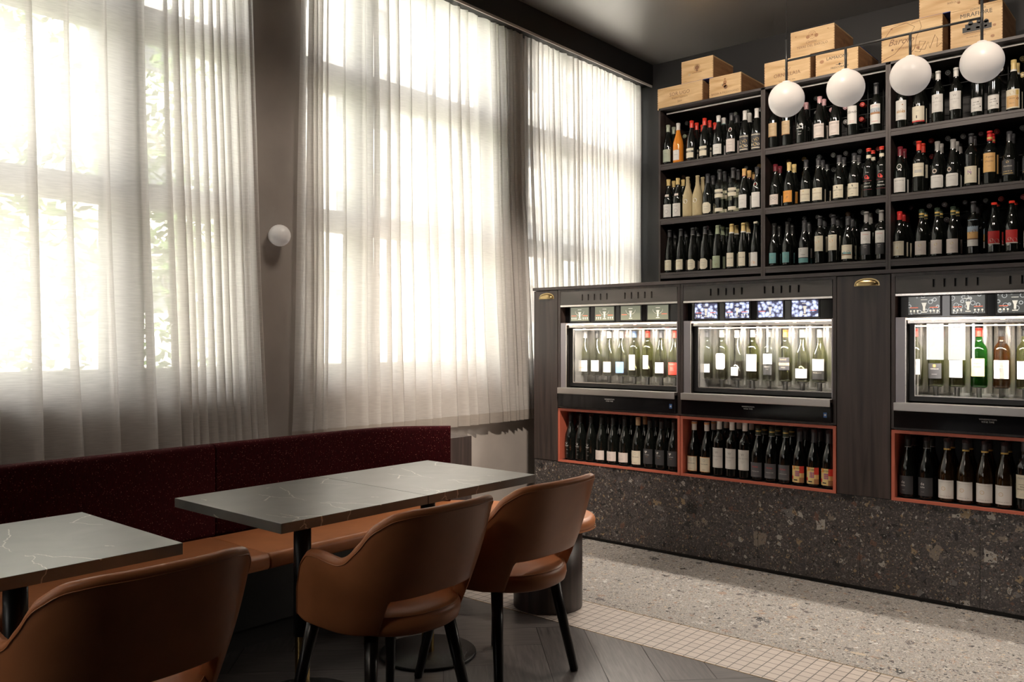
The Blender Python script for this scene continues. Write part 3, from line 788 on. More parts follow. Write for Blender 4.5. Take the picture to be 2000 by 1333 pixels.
mat('screen olive', (.17, .18, .13), .15, emit=1.0); mat('screen glyph', (.75, .72, .62), .3, emit=.9); mat('screen red glyph', (.8, .18, .10), .3, emit=.8)
mat('led', (1.0, .80, .62), .3, emit=9.0); mat('led hot', (1.0, .42, .22), .3, emit=7.0)
mat('back steel', (.66, .645, .62), .24, metal=.9); mat('sticker blue', (.03, .10, .28), .4)

def dispenser(i, x0, x1):
    lab = ('lit wine dispenser with olive screens, beside the narrow cabinet', 'lit wine dispenser with blueberry pictures on its four screens', 'lit wine dispenser with ringed screens, past the wide cabinet')[i]
    t = thing('wine_dispenser', lab, 'wine dispenser', ((x0 + x1) / 2, FY + .2, .863), 0, 'wine dispensers set in the counter')
    X0, X1 = x0 + .020, x1 - .020; xc = (x0 + x1) / 2
    # vent panel with ten slots
    b = B(); zs0, zs1 = 1.566, 1.606; xs = []
    for g in (0, 1):
        s = x0 + (.199 if g == 0 else .529)
        xs += [s + k * .0485 for k in range(5)]
    hw = .0055; px = X0 + .001
    for sx in xs:
        b.box(px, sx - hw, FY - .001, FY + .012, 1.541, 1.627, 'vent panel veneer'); b.box(sx - hw, sx + hw, FY - .001, FY + .012, 1.541, zs0, 'vent panel veneer'); b.box(sx - hw, sx + hw, FY - .001, FY + .012, zs1, 1.627, 'vent panel veneer'); px = sx + hw
    b.box(px, X1 - .001, FY - .001, FY + .012, 1.541, 1.627, 'vent panel veneer'); b.box(X0, X1, FY + .014, FY + .02, 1.55, 1.62, 'black')
    b.build('vent_panel', t, True)
    b = B(); b.box(X0, X1, FY - .002, FY + .03, 1.527, 1.539, 'steel', .001); b.build('top_trim', t, True)
    b = B(); b.box(X0, X1, FY + .055, FY + .10, 1.42, 1.527, 'black gloss'); bd = b.build('screen_band', t, True)
    for k in range(4):
        a = x0 + (.069, .267, .466, .664)[k]; c = a + .146
        b = B(); b.box(a - .008, c + .008, FY + .050, FY + .0549, 1.426, 1.527, 'black'); y = FY + .049
        b.box(a, c, y, y + .001, 1.434, 1.523, ('screen olive', 'screen berries', 'screen rings')[i])
        xm = (a + c) / 2; f = lambda u, v: (u, y - .0006, v)
        ver = [f(xm - .012, 1.492), f(xm + .012, 1.492), f(xm + .005, 1.472), f(xm + .005, 1.452), f(xm - .005, 1.452), f(xm - .005, 1.472)]
        b.poly(ver, [(0, 1, 2, 5), (5, 2, 3, 4)], 'screen glyph')
        b.box(xm - .012, xm + .012, y - .0006, y, 1.443, 1.447, 'screen glyph'); b.box(xm - .015, xm + .015, y - .0006, y, 1.506, 1.509, 'screen glyph')
        for s in (-1, 1):
            if (s < 0 and k in (0, 1, 2)) or (s > 0 and k in (0, 1, 3)):
                b.box(xm + s * .046 - .020, xm + s * .046 + .018, y - .0006, y, 1.466, 1.470, 'screen red glyph')
                if k < 2 or i == 2:
                    for q in (-.016, 0, .016): b.lathe([(0, 0), (.0045, 0)], 'screen glyph', 8, c=(xm + s * .046 + q, y - .0007, 1.452), axis='y'); b.box(xm + s * .046 + q - .0008, xm + s * .046 + q + .0008, y - .0007, y, 1.440, 1.452, 'screen glyph')
        if i == 0:
            b.tube([(xm + .035 * math.cos(R(q)), y - .0006, 1.498 + .028 * math.sin(R(q))) for q in range(180, 361, 15)], .0008, 'screen glyph', 4)
        b.build('screen', t, True)
    # led rail
    b = B(); b.box(X0 + .035, X1 - .002, FY + .012, FY + .035, 1.388, 1.406, 'steel', .002); rl = b.build('led_rail', t, True)
    b = B(); b.tube([(X0 + .035, FY + .022, 1.412), (X1 - .03, FY + .022, 1.412)], .0035, 'led', 6); b.build('light_strip', rl, True)
    b = B()
    for k in range(8): b.box(x0 + .086 + k * .1, x0 + .104 + k * .1, FY + .009, FY + .02, 1.402, 1.412, 'led hot')
    b.build('spot', rl, True)
    b = B(); b.tube([(X0 + .07, FY + .06, 1.376), (X1 - .02, FY + .06, 1.376)], .003, 'led', 6); b.build('light_strip', t, True)
    # case: side returns, steel interior, black door frame
    b = B(); b.box(X0, X0 + .046, FY + .002, FY + .05, .985, 1.42, 'satin grey metal', .001); b.box(X0 + .046, X0 + .052, FY - .002, FY + .04, .99, 1.41, 'steel'); b.build('side_trim', t, True); b = B(); b.box(X1 - .006, X1, FY + .002, FY + .05, .985, 1.42, 'satin grey metal'); b.build('side_trim', t, True)
    b = B(); fy = FY + .03
    b.box(X0 + .053, X0 + .082, fy, fy + .02, .998, 1.386, 'black'); b.box(X1 - .012, X1 - .006, fy, fy + .02, .998, 1.386, 'black')
    b.box(X0 + .082, X1 - .012, fy, fy + .02, .998, 1.022, 'black'); b.box(X0 + .082, X1 - .012, fy - .001, fy + .004, 1.022, 1.028, 'steel'); b.box(X0 + .082, X0 + .087, fy - .001, fy + .004, 1.028, 1.38, 'steel')
    fr = b.build('door_frame', t, True)
    b = B(); b.box(X0 + .085, X1 - .012, fy + .008, fy + .011, 1.024, 1.386, 'dispenser glass'); b.build('glass_door', fr, True)
    b = B(); ya, yb = FY + .06, FY + .40
    b.box(X0 + .02, X1 - .004, yb, yb + .01, 1.0, 1.42, 'back steel'); b.box(X0 + .02, X1 - .004, ya, yb, 1.0, 1.016, 'back steel')
    b.box(X0 + .02, X0 + .03, ya, yb, 1.016, 1.40, 'back steel'); b.box(X1 - .012, X1 - .004, ya, yb, 1.016, 1.40, 'back steel'); b.box(X0 + .02, X1 - .004, ya, yb, 1.40, 1.418, 'back steel')
    b.box((X0 + X1) / 2 + .006, (X0 + X1) / 2 + .010, ya + .02, yb - .1, 1.016, 1.40, 'dispenser glass')
    b.build('steel_interior', t, True)
    # a curved steel reflector behind each bottle
    b = B()
    for k in range(8):
        cx = x0 + .05 + .1 * k + .0
        b.lathe([(.046, 1.03), (.046, 1.395)], 'back steel', 14, c=(cx, FY + .31, 0), a0=0, a1=math.pi)
    b.build('bottle_bay', t, True)
    for k in range(8):
        cx = x0 + .05 + .1 * k
        b = B(); b.lathe([(0, 1.016), (.013, 1.016), (.013, 1.062), (.030, 1.064), (.030, 1.068), (0, 1.068)], 'black', 16, c=(cx, FY + .24, 0)); b.build('bottle_lift', t, True)
        b = B(); b.lathe([(.0, 1.366), (.018, 1.366), (.018, 1.392), (.010, 1.40), (0, 1.40)], 'black', 14, c=(cx, FY + .24, 0)); b.tube([(cx, FY + .24, 1.386), (cx, FY + .12, 1.388), (cx, FY + .075, 1.374)], .004, 'steel', 6); b.build('spout', t, True)
    # drip tray and fascia
    b = B(); b.box(X0, X1, FY - .035, FY + .05, .972, .990, 'brushed steel', .002); b.box(X0, X1, FY - .037, FY - .030, .950, .990, 'brushed steel', .002); b.build('drip_tray', t, True)
    b = B(); b.box(X0, X1, FY - .028, FY + .03, .865, .952, 'black gloss', .001); fa = b.build('fascia', t, True)
    b = B(); xl = xc - .02 if i else xc - .03; f = lambda u, v: (xl + u, FY - .0285, .922 + v)
    put_text(b, 'WINEEMOTION', .0105, ink('silver'), f, dz=.006); put_text(b, 'WINE TIME', .011, ink('silver'), f, dz=-.006); b.build('lettering', fa, True)
    b = B(); sx = X1 - .038; b.box(sx, sx + .018, FY - .0290, FY - .0281, .893, .920, 'sticker blue'); b.box(sx + .004, sx + .014, FY - .0294, FY - .029, .902, .911, ink('silver')); b.build('sticker', fa, True)
    l = bpy.data.lights.new('dispenser_light', 'AREA'); l.shape = 'RECTANGLE'; l.size = .78; l.size_y = .02; l.energy = 26; l.color = (1, .90, .80)
    o = bpy.data.objects.new('dispenser_light', l); COL.objects.link(o); o.location = (xc + .02, FY + .085, 1.380)
for i in range(3): dispenser(i, *UNITS[i])

# ------------------------------------------------------------------ tall bottle shelves
SZ = [3.12, 2.679, 2.253, 1.832, 1.40]
SY, SB = 5.75, 6.36
BAYS = [(-3.374, -2.520), (-2.519, -1.667), (-1.666, -.814)]
BN = ('bay nearest the window', 'middle bay', 'third bay')
for i, (x0, x1) in enumerate(BAYS):
    t = thing('bottle_shelf', 'tall dark wood bottle shelving, ' + ('bay nearest the window', 'middle bay holding the rose printed bottles', 'third bay from the window')[i], 'shelving', ((x0 + x1) / 2, 6.0, 0), 0, 'tall dark bottle shelving')
    b = B(); b.box(x0, x0 + .0155, SY, SB, 0, 3.118, 'dark veneer', .001); b.box(x1 - .0155, x1, SY, SB, 0, 3.118, 'dark veneer', .001); b.build('side_panel', t, True)
    b = B(); b.box(x0, x1, SY, SB, 3.102, 3.12, 'dark veneer flat', .001); b.build('top_board', t, True)
    for z in SZ[1:] + [.95, .5, .1]:
        b = B(); b.box(x0 + .0157, x1 - .0157, SY, SB - .01, z - .016, z, 'dark veneer flat', .0008); b.box(x0 + .0157, x1 - .0157, SY + .003, SY + .02, z - .045, z - .0165, 'dark veneer flat'); b.build('shelf_board', t, True)
    b = B(); b.box(x0 + .0157, x1 - .0157, SB - .01, SB, 0, 3.10, 'matt black'); b.build('back_panel', t, True)
    b = B(); b.box(x0 + .03, x1 - .02, SY + .070, SY + .082, 3.083, 3.093, 'led profile'); b.build('light_strip', t, True)
    b = B(); p = (x1 - x0 - .034) / 8
    for j, (za, zb) in enumerate(((2.68, 3.10), (2.254, 2.62), (1.833, 2.20), (1.40, 1.78))):
        for k in range(1, 8): b.tube([(x0 + .017 + p * k, 6.055, za), (x0 + .017 + p * k, 6.055, zb)], .0035, 'rod', 5)
        for z in ((2.985, 2.885, 2.785), (2.565, 2.465, 2.365), (2.14, 2.04, 1.94), (1.70,))[j]: b.tube([(x0 + .016, 6.062, z), (x1 - .016, 6.062, z)], .003, 'rod', 5)
    b.build('wire_rack', t, True)

# ------------------------------------------------------------------ bottles
SHAPES = {
 'bord': [(0, 0), (.034, 0), (.0375, .004), (.0380, .012), (.0380, .195), (.0368, .210), (.031, .226), (.0215, .240), (.0158, .252), (.0145, .262), (.0140, .318), (.0152, .319), (.0152, .328), (.012, .330), (0, .330)],
 'burg': [(0, 0), (.036, 0), (.0405, .004), (.041, .012), (.041, .135), (.0398, .152), (.036, .172), (.029, .196), (.0215, .220), (.0170, .240), (.0148, .258), (.0142, .298), (.0155, .299), (.0155, .308), (.012, .311), (0, .311)],
 'flute': [(0, 0), (.034, 0), (.0378, .004), (.038, .012), (.038, .120), (.0370, .145), (.034, .175), (.028, .212), (.0215, .245), (.0170, .272), (.0148, .292), (.0142, .322), (.0150, .323), (.0150, .333), (.012, .335), (0, .335)],
}
HGT = {'bord': .330, 'burg': .311, 'flute': .335}
_mc = {}
def cached(key, fn):
    if key not in _mc:
        o = fn(); _mc[key] = o.data; bpy.data.objects.remove(o)
    return _mc[key]
def prof_r(shape, z):
    pr = SHAPES[shape]
    for (r0, z0), (r1, z1) in zip(pr, pr[1:]):
        if z0 <= z <= z1 and z1 > z0: return r0 + (r1 - r0) * (z - z0) / (z1 - z0)
    return pr[4][0]
def body_mesh(shape, glass, seg=22):
    def f():
        b = B(); b.lathe(SHAPES[shape], glass, seg); return b.build('wine_bottle', link=False)
    return cached(('b', shape, glass), f)
def cap_mesh(shape, c, ln=.055, bands=()):
    def f():
        H = HGT[shape]; b = B(); z0 = H - ln; pr = [(prof_r(shape, z0) + .0006, z0)]
        for k in range(1, 5): z = z0 + (H - .012 - z0) * k / 4; pr.append((prof_r(shape, z) + .0007, z))
        pr += [(.0160, H - .012), (.0160, H), (.0135, H + .001), (0, H + .001)]
        b.lathe(pr, cap(c), 18)
        for zz, cc, hh in bands: b.lathe([(prof_r(shape, z0 + zz) + .0012, z0 + zz), (prof_r(shape, z0 + zz + hh) + .0012, z0 + zz + hh)], ink(cc), 18)
        return b.build('capsule', link=False)
    return cached(('c', shape, c, ln, bands), f)
def label_mesh(shape, els):
    """els: ('p', z0, z1, half arc length, colour) paper, ('t', text, size, z, colour, shear, dx), ('r', x0, x1, z0, z1, colour), ('d', x, z, r, colour), ('o', x, z, r, colour)"""
    def f():
        b = B(); lv = 0
        def P(u, v, e):
            r = prof_r(shape, min(v, .13) if v < .135 else v) + e; a = u / prof_r(shape, .1)
            return (r * math.sin(a), -r * math.cos(a), v)
        for el in els:
            lv += .00006; e = .0006 + lv
            if el[0] == 'p':
                _, z0, z1, hw, c = el[:5]; n = 12; cut = el[5] if len(el) > 5 else 0
                zs = [z0, z0 + (z1 - z0) * .5, z1]; vs = []; fs = []
                for z in zs:
                    for k in range(n + 1):
                        u = -hw + 2 * hw * k / n; zz = z
                        if cut and abs(u) > hw - cut:
                            d = abs(u) - (hw - cut); zz = max(z, z0 + d) if z == z0 else (min(z, z1 - d) if z == z1 else z)
                        vs.append(P(u, zz, e))
                for i in range(len(zs) - 1):
                    for k in range(n): q = i * (n + 1) + k; fs.append((q, q + 1, q + n + 2, q + n + 1))
                b.poly(vs, fs, ink(c), True)
            elif el[0] == 't':
                _, s, size, z, c = el[:5]; sh = el[5] if len(el) > 5 else 0; dx = el[6] if len(el) > 6 else 0
                put_text(b, s, size, ink(c), lambda u, v: P(u, v, e + .0002), sh, dx, z)
            elif el[0] == 'r':
                _, xa, xb, z0, z1, c = el; n = max(1, int((xb - xa) / .006)); vs = []; fs = []
                for k in range(n + 1):
                    u = xa + (xb - xa) * k / n; vs += [P(u, z0, e), P(u, z1, e)]
                for k in range(n): fs.append((2 * k, 2 * k + 2, 2 * k + 3, 2 * k + 1))
                b.poly(vs, fs, ink(c), True)
            elif el[0] in 'do':
                _, x, z, r, c = el; n = 16
                vs = [P(x + r * math.cos(2 * math.pi * k / n), z + r * math.sin(2 * math.pi * k / n), e) for k in range(n)]
                if el[0] == 'd': b.poly(vs, [tuple(range(n))], ink(c))
                else:
                    v2 = [P(x + r * .78 * math.cos(2 * math.pi * k / n), z + r * .78 * math.sin(2 * math.pi * k / n), e) for k in range(n)]
                    b.poly(vs + v2, [(k, (k + 1) % n, n + (k + 1) % n, n + k) for k in range(n)], ink(c))
        return b.build('label', link=False, normals=False)
    return cached(('l', shape, els), f)

def TXT(*lines): return tuple(('t',) + tuple(x) for x in lines)
def scrib(z, n, c='midgrey', w=.018, dz=.006):
    r = random.Random(int(z * 1e4) + n); return tuple(('r', -w * r.uniform(.6, 1), w * r.uniform(.5, 1), z - k * dz, z - k * dz + .0010, c) for k in range(n))
ST = {}
def style(k, shape, glass, capc, desc, els, caplen=.055, bands=(), liquid=None):
    ST[k] = dict(shape=shape, glass=glass, cap=capc, desc=desc, els=tuple(els), ln=caplen, bands=bands, liq=liquid)
DG = 'dark bottle glass'
style('sage', 'burg', DG, 'sage', 'sage green label and capsule', (('p', .018, .115, .036, 'sage'),) + TXT(('Village', .013, .082, 'midgrey', .2)) + scrib(.065, 3))
style('amber', 'burg', 'orange wine glass', 'offwhite', 'orange bottle, plain white label', (('p', .02, .098, .028, 'offwhite', 0),) + TXT(('Ambra', .011, .062, 'midgrey')))
style('band', 'burg', DG, 'purered', 'red capsule, cream label banded black', (('p', .022, .095, .034, 'cream'), ('r', -.034, .034, .063, .077, 'black')) + TXT(('MIGNON', .009, .070, 'cream')), )
style('whitecap', 'burg', DG, 'offwhite', 'white capsule, white label', (('p', .018, .093, .040, 'offwhite'),) + TXT(('Chablis', .012, .066, 'midgrey')) + scrib(.045, 2), .05, ((0, 'teal', .005),))
style('tagwhite', 'burg', DG, 'darkgrey', 'big white label, oval neck tag', (('p', .02, .115, .038, 'pinkish'), ('d', 0, .185, .017, 'offwhite'), ('d', 0, .19, .004, 'red')) + TXT(('DOMAINE', .007, .092, 'midgrey'), ('Meursault', .010, .072, 'midgrey')) + scrib(.05, 2))
style('ornate', 'burg', DG, 'offwhite', 'white capsule, ornate gold and black label', (('p', .010, .128, .038, 'darkgrey'), ('r', -.036, .036, .112, .120, 'cream'), ('d', -.014, .075, .013, 'yellow'), ('d', .016, .082, .011, 'gold'), ('d', .0, .045, .012, 'yellow'), ('d', .024, .045, .009, 'cream'), ('d', -.026, .045, .008, 'cream'), ('r', -.034, .034, .018, .024, 'cream')) + TXT(('DEBRIS', .007, .116, 'black')), .07)
style('yellowcap', 'burg', DG, 'yellow', 'pale yellow capsule, white label, neck tag', (('p', .012, .112, .036, 'offwhite'), ('p', .172, .190, .020, 'pinkish'), ('o', 0, .055, .016, 'silver')) + TXT(('Morgan', .011, .092, 'midgrey')) + scrib(.035, 2), .05)
style('octagon', 'burg', DG, 'darkgrey', 'dark capsule, cream eight-sided label', (('p', .010, .092, .037, 'cream', .016),) + TXT(('Clos Henri', .010, .062, 'midgrey', .3)) + scrib(.045, 2), .07)
style('clear', 'bord', 'clear bottle glass', 'darkgrey', 'clear bottle, banded label', (('p', .118, .180, .036, 'cream'), ('r', -.036, .036, .146, .160, 'black'), ('p', .014, .040, .036, 'cream')) + TXT(('MIGNON', .009, .153, 'cream'),), .075, (), 'clear bottle glass')
style('orangecap', 'burg', DG, 'amberw', 'orange capsule, white label', (('p', .02, .118, .036, 'offwhite'),) + TXT(('Saint Aubin', .009, .082, 'midgrey')) + scrib(.06, 3), .058, ((0, 'darkred', .006),))
style('tagdark', 'burg', DG, 'darkgrey', 'white label, white neck tag', (('p', .016, .125, .034, 'offwhite'), ('d', 0, .182, .018, 'offwhite'), ('d', 0, .184, .004, 'red')) + scrib(.09, 5), .05)
style('flcream', 'flute', DG, 'darkgrey', 'slim bottle, cream yellow label', (('p', .018, .098, .034, 'cream'),) + TXT(('BAY VIEW', .0095, .083, 'brown'),) + scrib(.055, 3, 'gold'), .055)
style('floct', 'flute', DG, 'darkgrey', 'slim bottle, cream eight-sided label', (('p', .012, .092, .036, 'cream', .016),) + TXT(('Clos Henri', .009, .060, 'midgrey', .3)) + scrib(.045, 2), .055, ((.0, 'midgrey', .003),))
style('flgreen', 'flute', DG, 'palegreen', 'slim bottle, grey green label and capsule', (('p', .014, .105, .034, 'palegreen'), ('d', .008, .040, .008, 'brown')) + TXT(('REISS', .012, .072, 'midgrey')), .065)
style('flgold', 'flute', DG, 'yellow', 'slim bottle, gold capsule, cream label', (('p', .018, .120, .030, 'cream'),) + TXT(('Polish Hill', .011, .080, 'black', .5)) + scrib(.04, 2), .07, ((0, 'offwhite', .010),))
style('florange', 'flute', DG, 'cream', 'slim bottle, white label splashed orange', (('p', .012, .112, .030, 'offwhite'), ('d', .004, .072, .012, 'cream'), ('d', -.006, .040, .010, 'orange'), ('d', .008, .036, .007, 'orange')), .014)
style('tanlab', 'bord', DG, 'pink', 'tan label', (('p', .085, .178, .034, 'tan'), ('r', -.034, .034, .080, .085, 'bronze')) + TXT(('MONTALTO', .008, .150, 'brown')) + scrib(.13, 3, 'brown'), .05)
style('printed', 'burg', DG, 'pink', 'white ornament printed on the glass', (('d', -.012, .128, .006, 'silver'), ('d', .006, .134, .007, 'silver'), ('d', .018, .124, .005, 'silver'), ('d', -.002, .118, .006, 'silver'), ('r', -.024, .022, .105, .110, 'offwhite')) + TXT(('Pinot', .012, .085, 'offwhite', .3), ('Noir', .012, .066, 'offwhite', .3)), .05)
style('hills', 'burg', DG, 'pink', 'pale pink capsule, wide white label', (('p', .022, .118, .040, 'pinkish'),) + TXT(('CLARENDON HILLS', .0085, .102, 'black'), ('Grenache', .008, .036, 'brown', .5)) + scrib(.082, 5, 'midgrey', .024), .045)
style('script', 'bord', DG, 'darkgrey', 'tall white label, big black script', (('p', .078, .200, .034, 'offwhite'), ('r', -.012, .016, .098, .100, 'red'), ('r', -.012, .016, .088, .090, 'red')) + TXT(('Sands', .026, .158, 'black', .6)), .06)
style('landscape', 'bord', DG, 'darkgrey', 'tall white label with a landscape picture', (('p', .055, .185, .036, 'offwhite'), ('r', -.034, .034, .125, .158, 'skyb'), ('r', -.034, .034, .118, .132, 'bronze'), ('d', .008, .136, .009, 'brown'), ('r', -.02, .02, .070, .072, 'red')) + TXT(('BEACON', .008, .172, 'red')), .075)
style('scrawl', 'burg', DG, 'darkred', 'dark red capsule, white label with scrawl', (('p', .020, .092, .036, 'pinkish'), ('o', -.012, .066, .011, 'midgrey'), ('o', .004, .070, .009, 'midgrey'), ('o', .016, .064, .010, 'midgrey')) + scrib(.048, 3), .05)
style('orangelab', 'burg', DG, 'yellow', 'gold capsule, orange label', (('p', .026, .108, .037, 'orange'),) + TXT(('P', .026, .058, 'brown', .3)) + scrib(.095, 3, 'brown'), .06)
style('bourg', 'burg', DG, 'darkgrey', 'dark capsule, cream label under a crest', (('p', .018, .103, .038, 'cream'), ('d', -.008, .089, .005, 'gold')) + TXT(('BOURGOGNE', .010, .066, 'brown')) + scrib(.04, 3), .055, ((0, 'silver', .003),))
style('steps', 'burg', DG, 'darkgrey', 'wide cream label with black block letters', (('p', .018, .106, .041, 'cream'), ('d', 0, .093, .0045, 'black'), ('d', .002, .086, .0035, 'black')) + TXT(('GIANT STEPS', .0115, .070, 'black'), ('2018', .007, .034, 'black')) + scrib(.055, 2), .055, ((0, 'silver', .003),))
style('rose', 'bord', DG, 'purered', 'red capsule, red rose and white script', (('d', -.004, .135, .013, 'red'), ('d', .006, .128, .009, 'purered'), ('r', -.03, .03, .108, .111, 'darkred'), ('r', -.03, .03, .050, .053, 'darkred')) + TXT(('Casa', .011, .165, 'offwhite', .3), ('Love', .017, .094, 'offwhite', .5), ('Nature', .017, .073, 'offwhite', .5)), .022, ((-.045, 'cream', .022),))
style('teal', 'burg', DG, 'black', 'black capsule, small teal label', (('p', .022, .096, .026, 'teal'),) + scrib(.075, 4, 'sage', .012), .075)
style('tealstripe', 'burg', DG, 'darkgrey', 'white label over a teal stripe', (('p', .050, .118, .038, 'offwhite'), ('p', .014, .046, .038, 'teal'), ('d', -.012, .104, .003, 'black'), ('d', -.012, .094, .002, 'black'), ('r', -.012, .018, .068, .070, 'black')), .075)
style('sundisc', 'bord', DG, 'darkgrey', 'tall cream label with an orange sun', (('p', .086, .192, .031, 'cream'), ('d', -.006, .150, .011, 'orange')) + TXT(('Lagar', .009, .180, 'teal')) + scrib(.112, 2, 'gold', .01), .065)
style('scene', 'burg', DG, 'darkgrey', 'wide cream label, small village scene', (('p', .022, .116, .042, 'cream'), ('r', -.032, .034, .054, .066, 'teal'), ('d', -.01, .066, .008, 'blue'), ('d', .016, .070, .009, 'midgrey'), ('r', -.034, .036, .046, .054, 'brown'), ('d', -.024, .060, .005, 'black')) + TXT(('LA PETITE', .006, .104, 'midgrey')), .06)
style('twotone', 'bord', DG, 'midgrey', 'white label above a dark lower label', (('p', .115, .195, .034, 'offwhite'), ('p', .040, .113, .030, 'darkgrey')) + TXT(('Caminos', .011, .176, 'red', .4), ('NERO', .009, .100, 'offwhite'), ('Sicilia', .007, .088, 'offwhite')) + (('o', 0, .145, .008, 'midgrey'),), .07)
style('etching', 'bord', DG, 'black', 'white label with a tan etched emblem', (('p', .052, .180, .036, 'offwhite'), ('r', -.026, .028, .098, .112, 'tan'), ('d', -.014, .110, .008, 'bronze'), ('d', .006, .116, .008, 'tan'), ('d', .018, .106, .008, 'bronze'), ('d', .012, .150, .004, 'bronze')) + scrib(.08, 2) + TXT(('CUVEE', .007, .165, 'midgrey')), .06)
style('redfoot', 'burg', DG, 'black', 'square cream label with a red foot', (('p', .022, .122, .042, 'cream'), ('r', -.042, .042, .022, .031, 'red'), ('r', -.010, -.004, .045, .063, 'black')) + scrib(.095, 2, 'midgrey', .014), .06)
style('vassy', 'bord', DG, 'offwhite', 'white capsule, tall white label marked W', (('p', .065, .178, .037, 'offwhite'),) + TXT(('W', .020, .152, 'midgrey'), ('BASS VELONG', .0085, .130, 'midgrey'), ('CABERNET', .005, .112, 'midgrey'), ('MERLOT', .005, .104, 'midgrey')) + scrib(.075, 1), .055)
style('twigs', 'bord', DG, 'black', 'square white label with black twigs', (('p', .030, .112, .034, 'offwhite'), ('r', -.034, .034, .113, .116, 'silver'), ('d', .012, .088, .004, 'black'), ('d', .024, .058, .004, 'black'), ('r', -.016, .012, .086, .088, 'black'), ('r', .002, .024, .072, .074, 'black'), ('r', -.020, -.004, .070, .072, 'black')) + TXT(('sketch', .012, .050, 'midgrey', .6)), .06)
style('baroque', 'burg', DG, 'yellow', 'gold capsule, ornate orange and cream label', (('p', .014, .128, .042, 'cream'), ('p', .022, .090, .034, 'amberw'), ('d', 0, .106, .012, 'tan'), ('r', .018, .036, .092, .122, 'gold'), ('d', .030, .070, .007, 'darkred')) + TXT(('Barolo', .011, .074, 'brown', .3), ('Riserva', .009, .045, 'brown')), .07, ((0, 'offwhite', .012),))
style('seal', 'burg', DG, 'darkred', 'round neck seal, low white label', (('p', .012, .104, .040, 'offwhite'), ('d', 0, .178, .018, 'offwhite'), ('o', 0, .178, .014, 'black'), ('d', 0, .178, .007, 'blackgreen')) + TXT(('VIEUX CERTAN', .0085, .086, 'black')) + scrib(.07, 5, 'silver', .028), .06)
style('chateau', 'bord', DG, 'purered', 'bright red capsule, cream chateau label', (('p', .100, .185, .037, 'cream'), ('r', -.022, .022, .122, .142, 'silver')) + TXT(('CHATEAU DU MARAIS', .006, .160, 'brown')) + scrib(.112, 1), .06)
style('medal', 'burg', DG, 'midgrey', 'grey capsule, pink medal above white label', (('p', .014, .094, .041, 'offwhite', .006), ('d', -.012, .120, .014, 'pinkish'), ('o', -.012, .120, .009, 'bronze')) + TXT(('DALRYMPLE', .0095, .078, 'midgrey')) + scrib(.055, 2, 'silver'), .06)
style('flower', 'bord', DG, 'darkgrey', 'cream label with a purple flower', (('p', .022, .125, .040, 'cream'), ('d', -.004, .100, .009, 'purple'), ('d', -.008, .090, .006, 'purple'), ('d', .004, .086, .006, 'purple'), ('d', -.010, .078, .003, 'black'), ('d', .006, .076, .003, 'black')) + scrib(.05, 1, 'silver'), .06)
style('amberlab', 'bord', DG, 'red', 'red capsule, amber yellow label with script', (('p', .075, .192, .037, 'amberw'),) + TXT(('Angelo', .017, .168, 'brown', .5), ('ENZIN', .015, .140, 'brown', .3), ('Lugana', .006, .112, 'brown')), .06, ((.010, 'gold', .012),))
style('blackgold', 'burg', DG, 'darkgrey', 'black label with gold lettering', (('p', .045, .135, .038, 'darkgrey'), ('d', 0, .122, .007, 'yellow'), ('r', -.03, .03, .052, .055, 'gold')) + TXT(('Condessa', .012, .098, 'cream', .2), ('CUVEE DE OR', .008, .066, 'yellow')), .06)
style('oldcream', 'burg', DG, 'red', 'red capsule, aged cream label', (('p', .022, .115, .040, 'cream'), ('d', 0, .072, .004, 'gold')) + TXT(('DOMENICO', .008, .104, 'brown')) + scrib(.095, 2, 'silver') + scrib(.055, 3, 'silver'), .055)
style('crest', 'burg', DG, 'blackgreen', 'cream label with small gold crest', (('p', .018, .106, .037, 'pinkish'), ('d', 0, .078, .009, 'gold'), ('d', 0, .078, .005, 'cream')) + scrib(.052, 2, 'midgrey', .012), .055, ((.004, 'gold', .003), (.02, 'gold', .010)))
style('painting', 'bord', DG, 'darkgrey', 'label showing a painted tree and sky', (('p', .100, .215, .033, 'skyb'), ('p', .100, .140, .033, 'amberw'), ('d', -.006, .138, .012, 'brown'), ('d', .010, .143, .010, 'brown'), ('r', -.033, .033, .093, .100, 'brown'), ('p', .052, .092, .033, 'offwhite')) + TXT(('OLIVO', .006, .082, 'midgrey')), .065)
style('redprint', 'burg', DG, 'purered', 'red picture printed on glass', (('p', .060, .135, .034, 'red'), ('d', -.020, .110, .012, 'purered'), ('d', -.010, .080, .010, 'cream'), ('d', .018, .070, .017, 'red'), ('d', .018, .074, .013, 'pink'), ('r', -.03, .036, .054, .060, 'pinkish'), ('d', -.018, .050, .009, 'silver')), .014)
style('wrap', 'burg', 'paper wrap', None, 'bottle wrapped in tan paper, white round sticker', (('d', -.004, .118, .017, 'offwhite'),) + TXT(('J', .020, .118, 'black', .2)))
style('mask', 'burg', DG, 'black', 'black bottle with small white printed mask', (('d', -.005, .112, .008, 'silver'), ('d', -.005, .115, .005, 'black'), ('r', -.018, .010, .094, .098, 'silver'), ('r', -.014, .008, .087, .089, 'midgrey')) + TXT(('Gris', .007, .068, 'silver')) + scrib(.045, 2, 'midgrey', .008), .06)
style('lowlab', 'burg', DG, 'black', 'low plain white label', (('p', .022, .083, .040, 'pinkish'),) + TXT(('Bizou', .006, .062, 'midgrey', .4)) + scrib(.045, 2, 'silver', .012), .06)
style('corkcream', 'burg', DG, 'tan', 'tan capsule, cream script label', (('p', .018, .104, .035, 'cream'),) + TXT(('Paulo Sevilho', .009, .065, 'black', .3), ('Ribeira', .007, .030, 'brown', .3)) + (('o', 0, .086, .008, 'silver'),), .05)
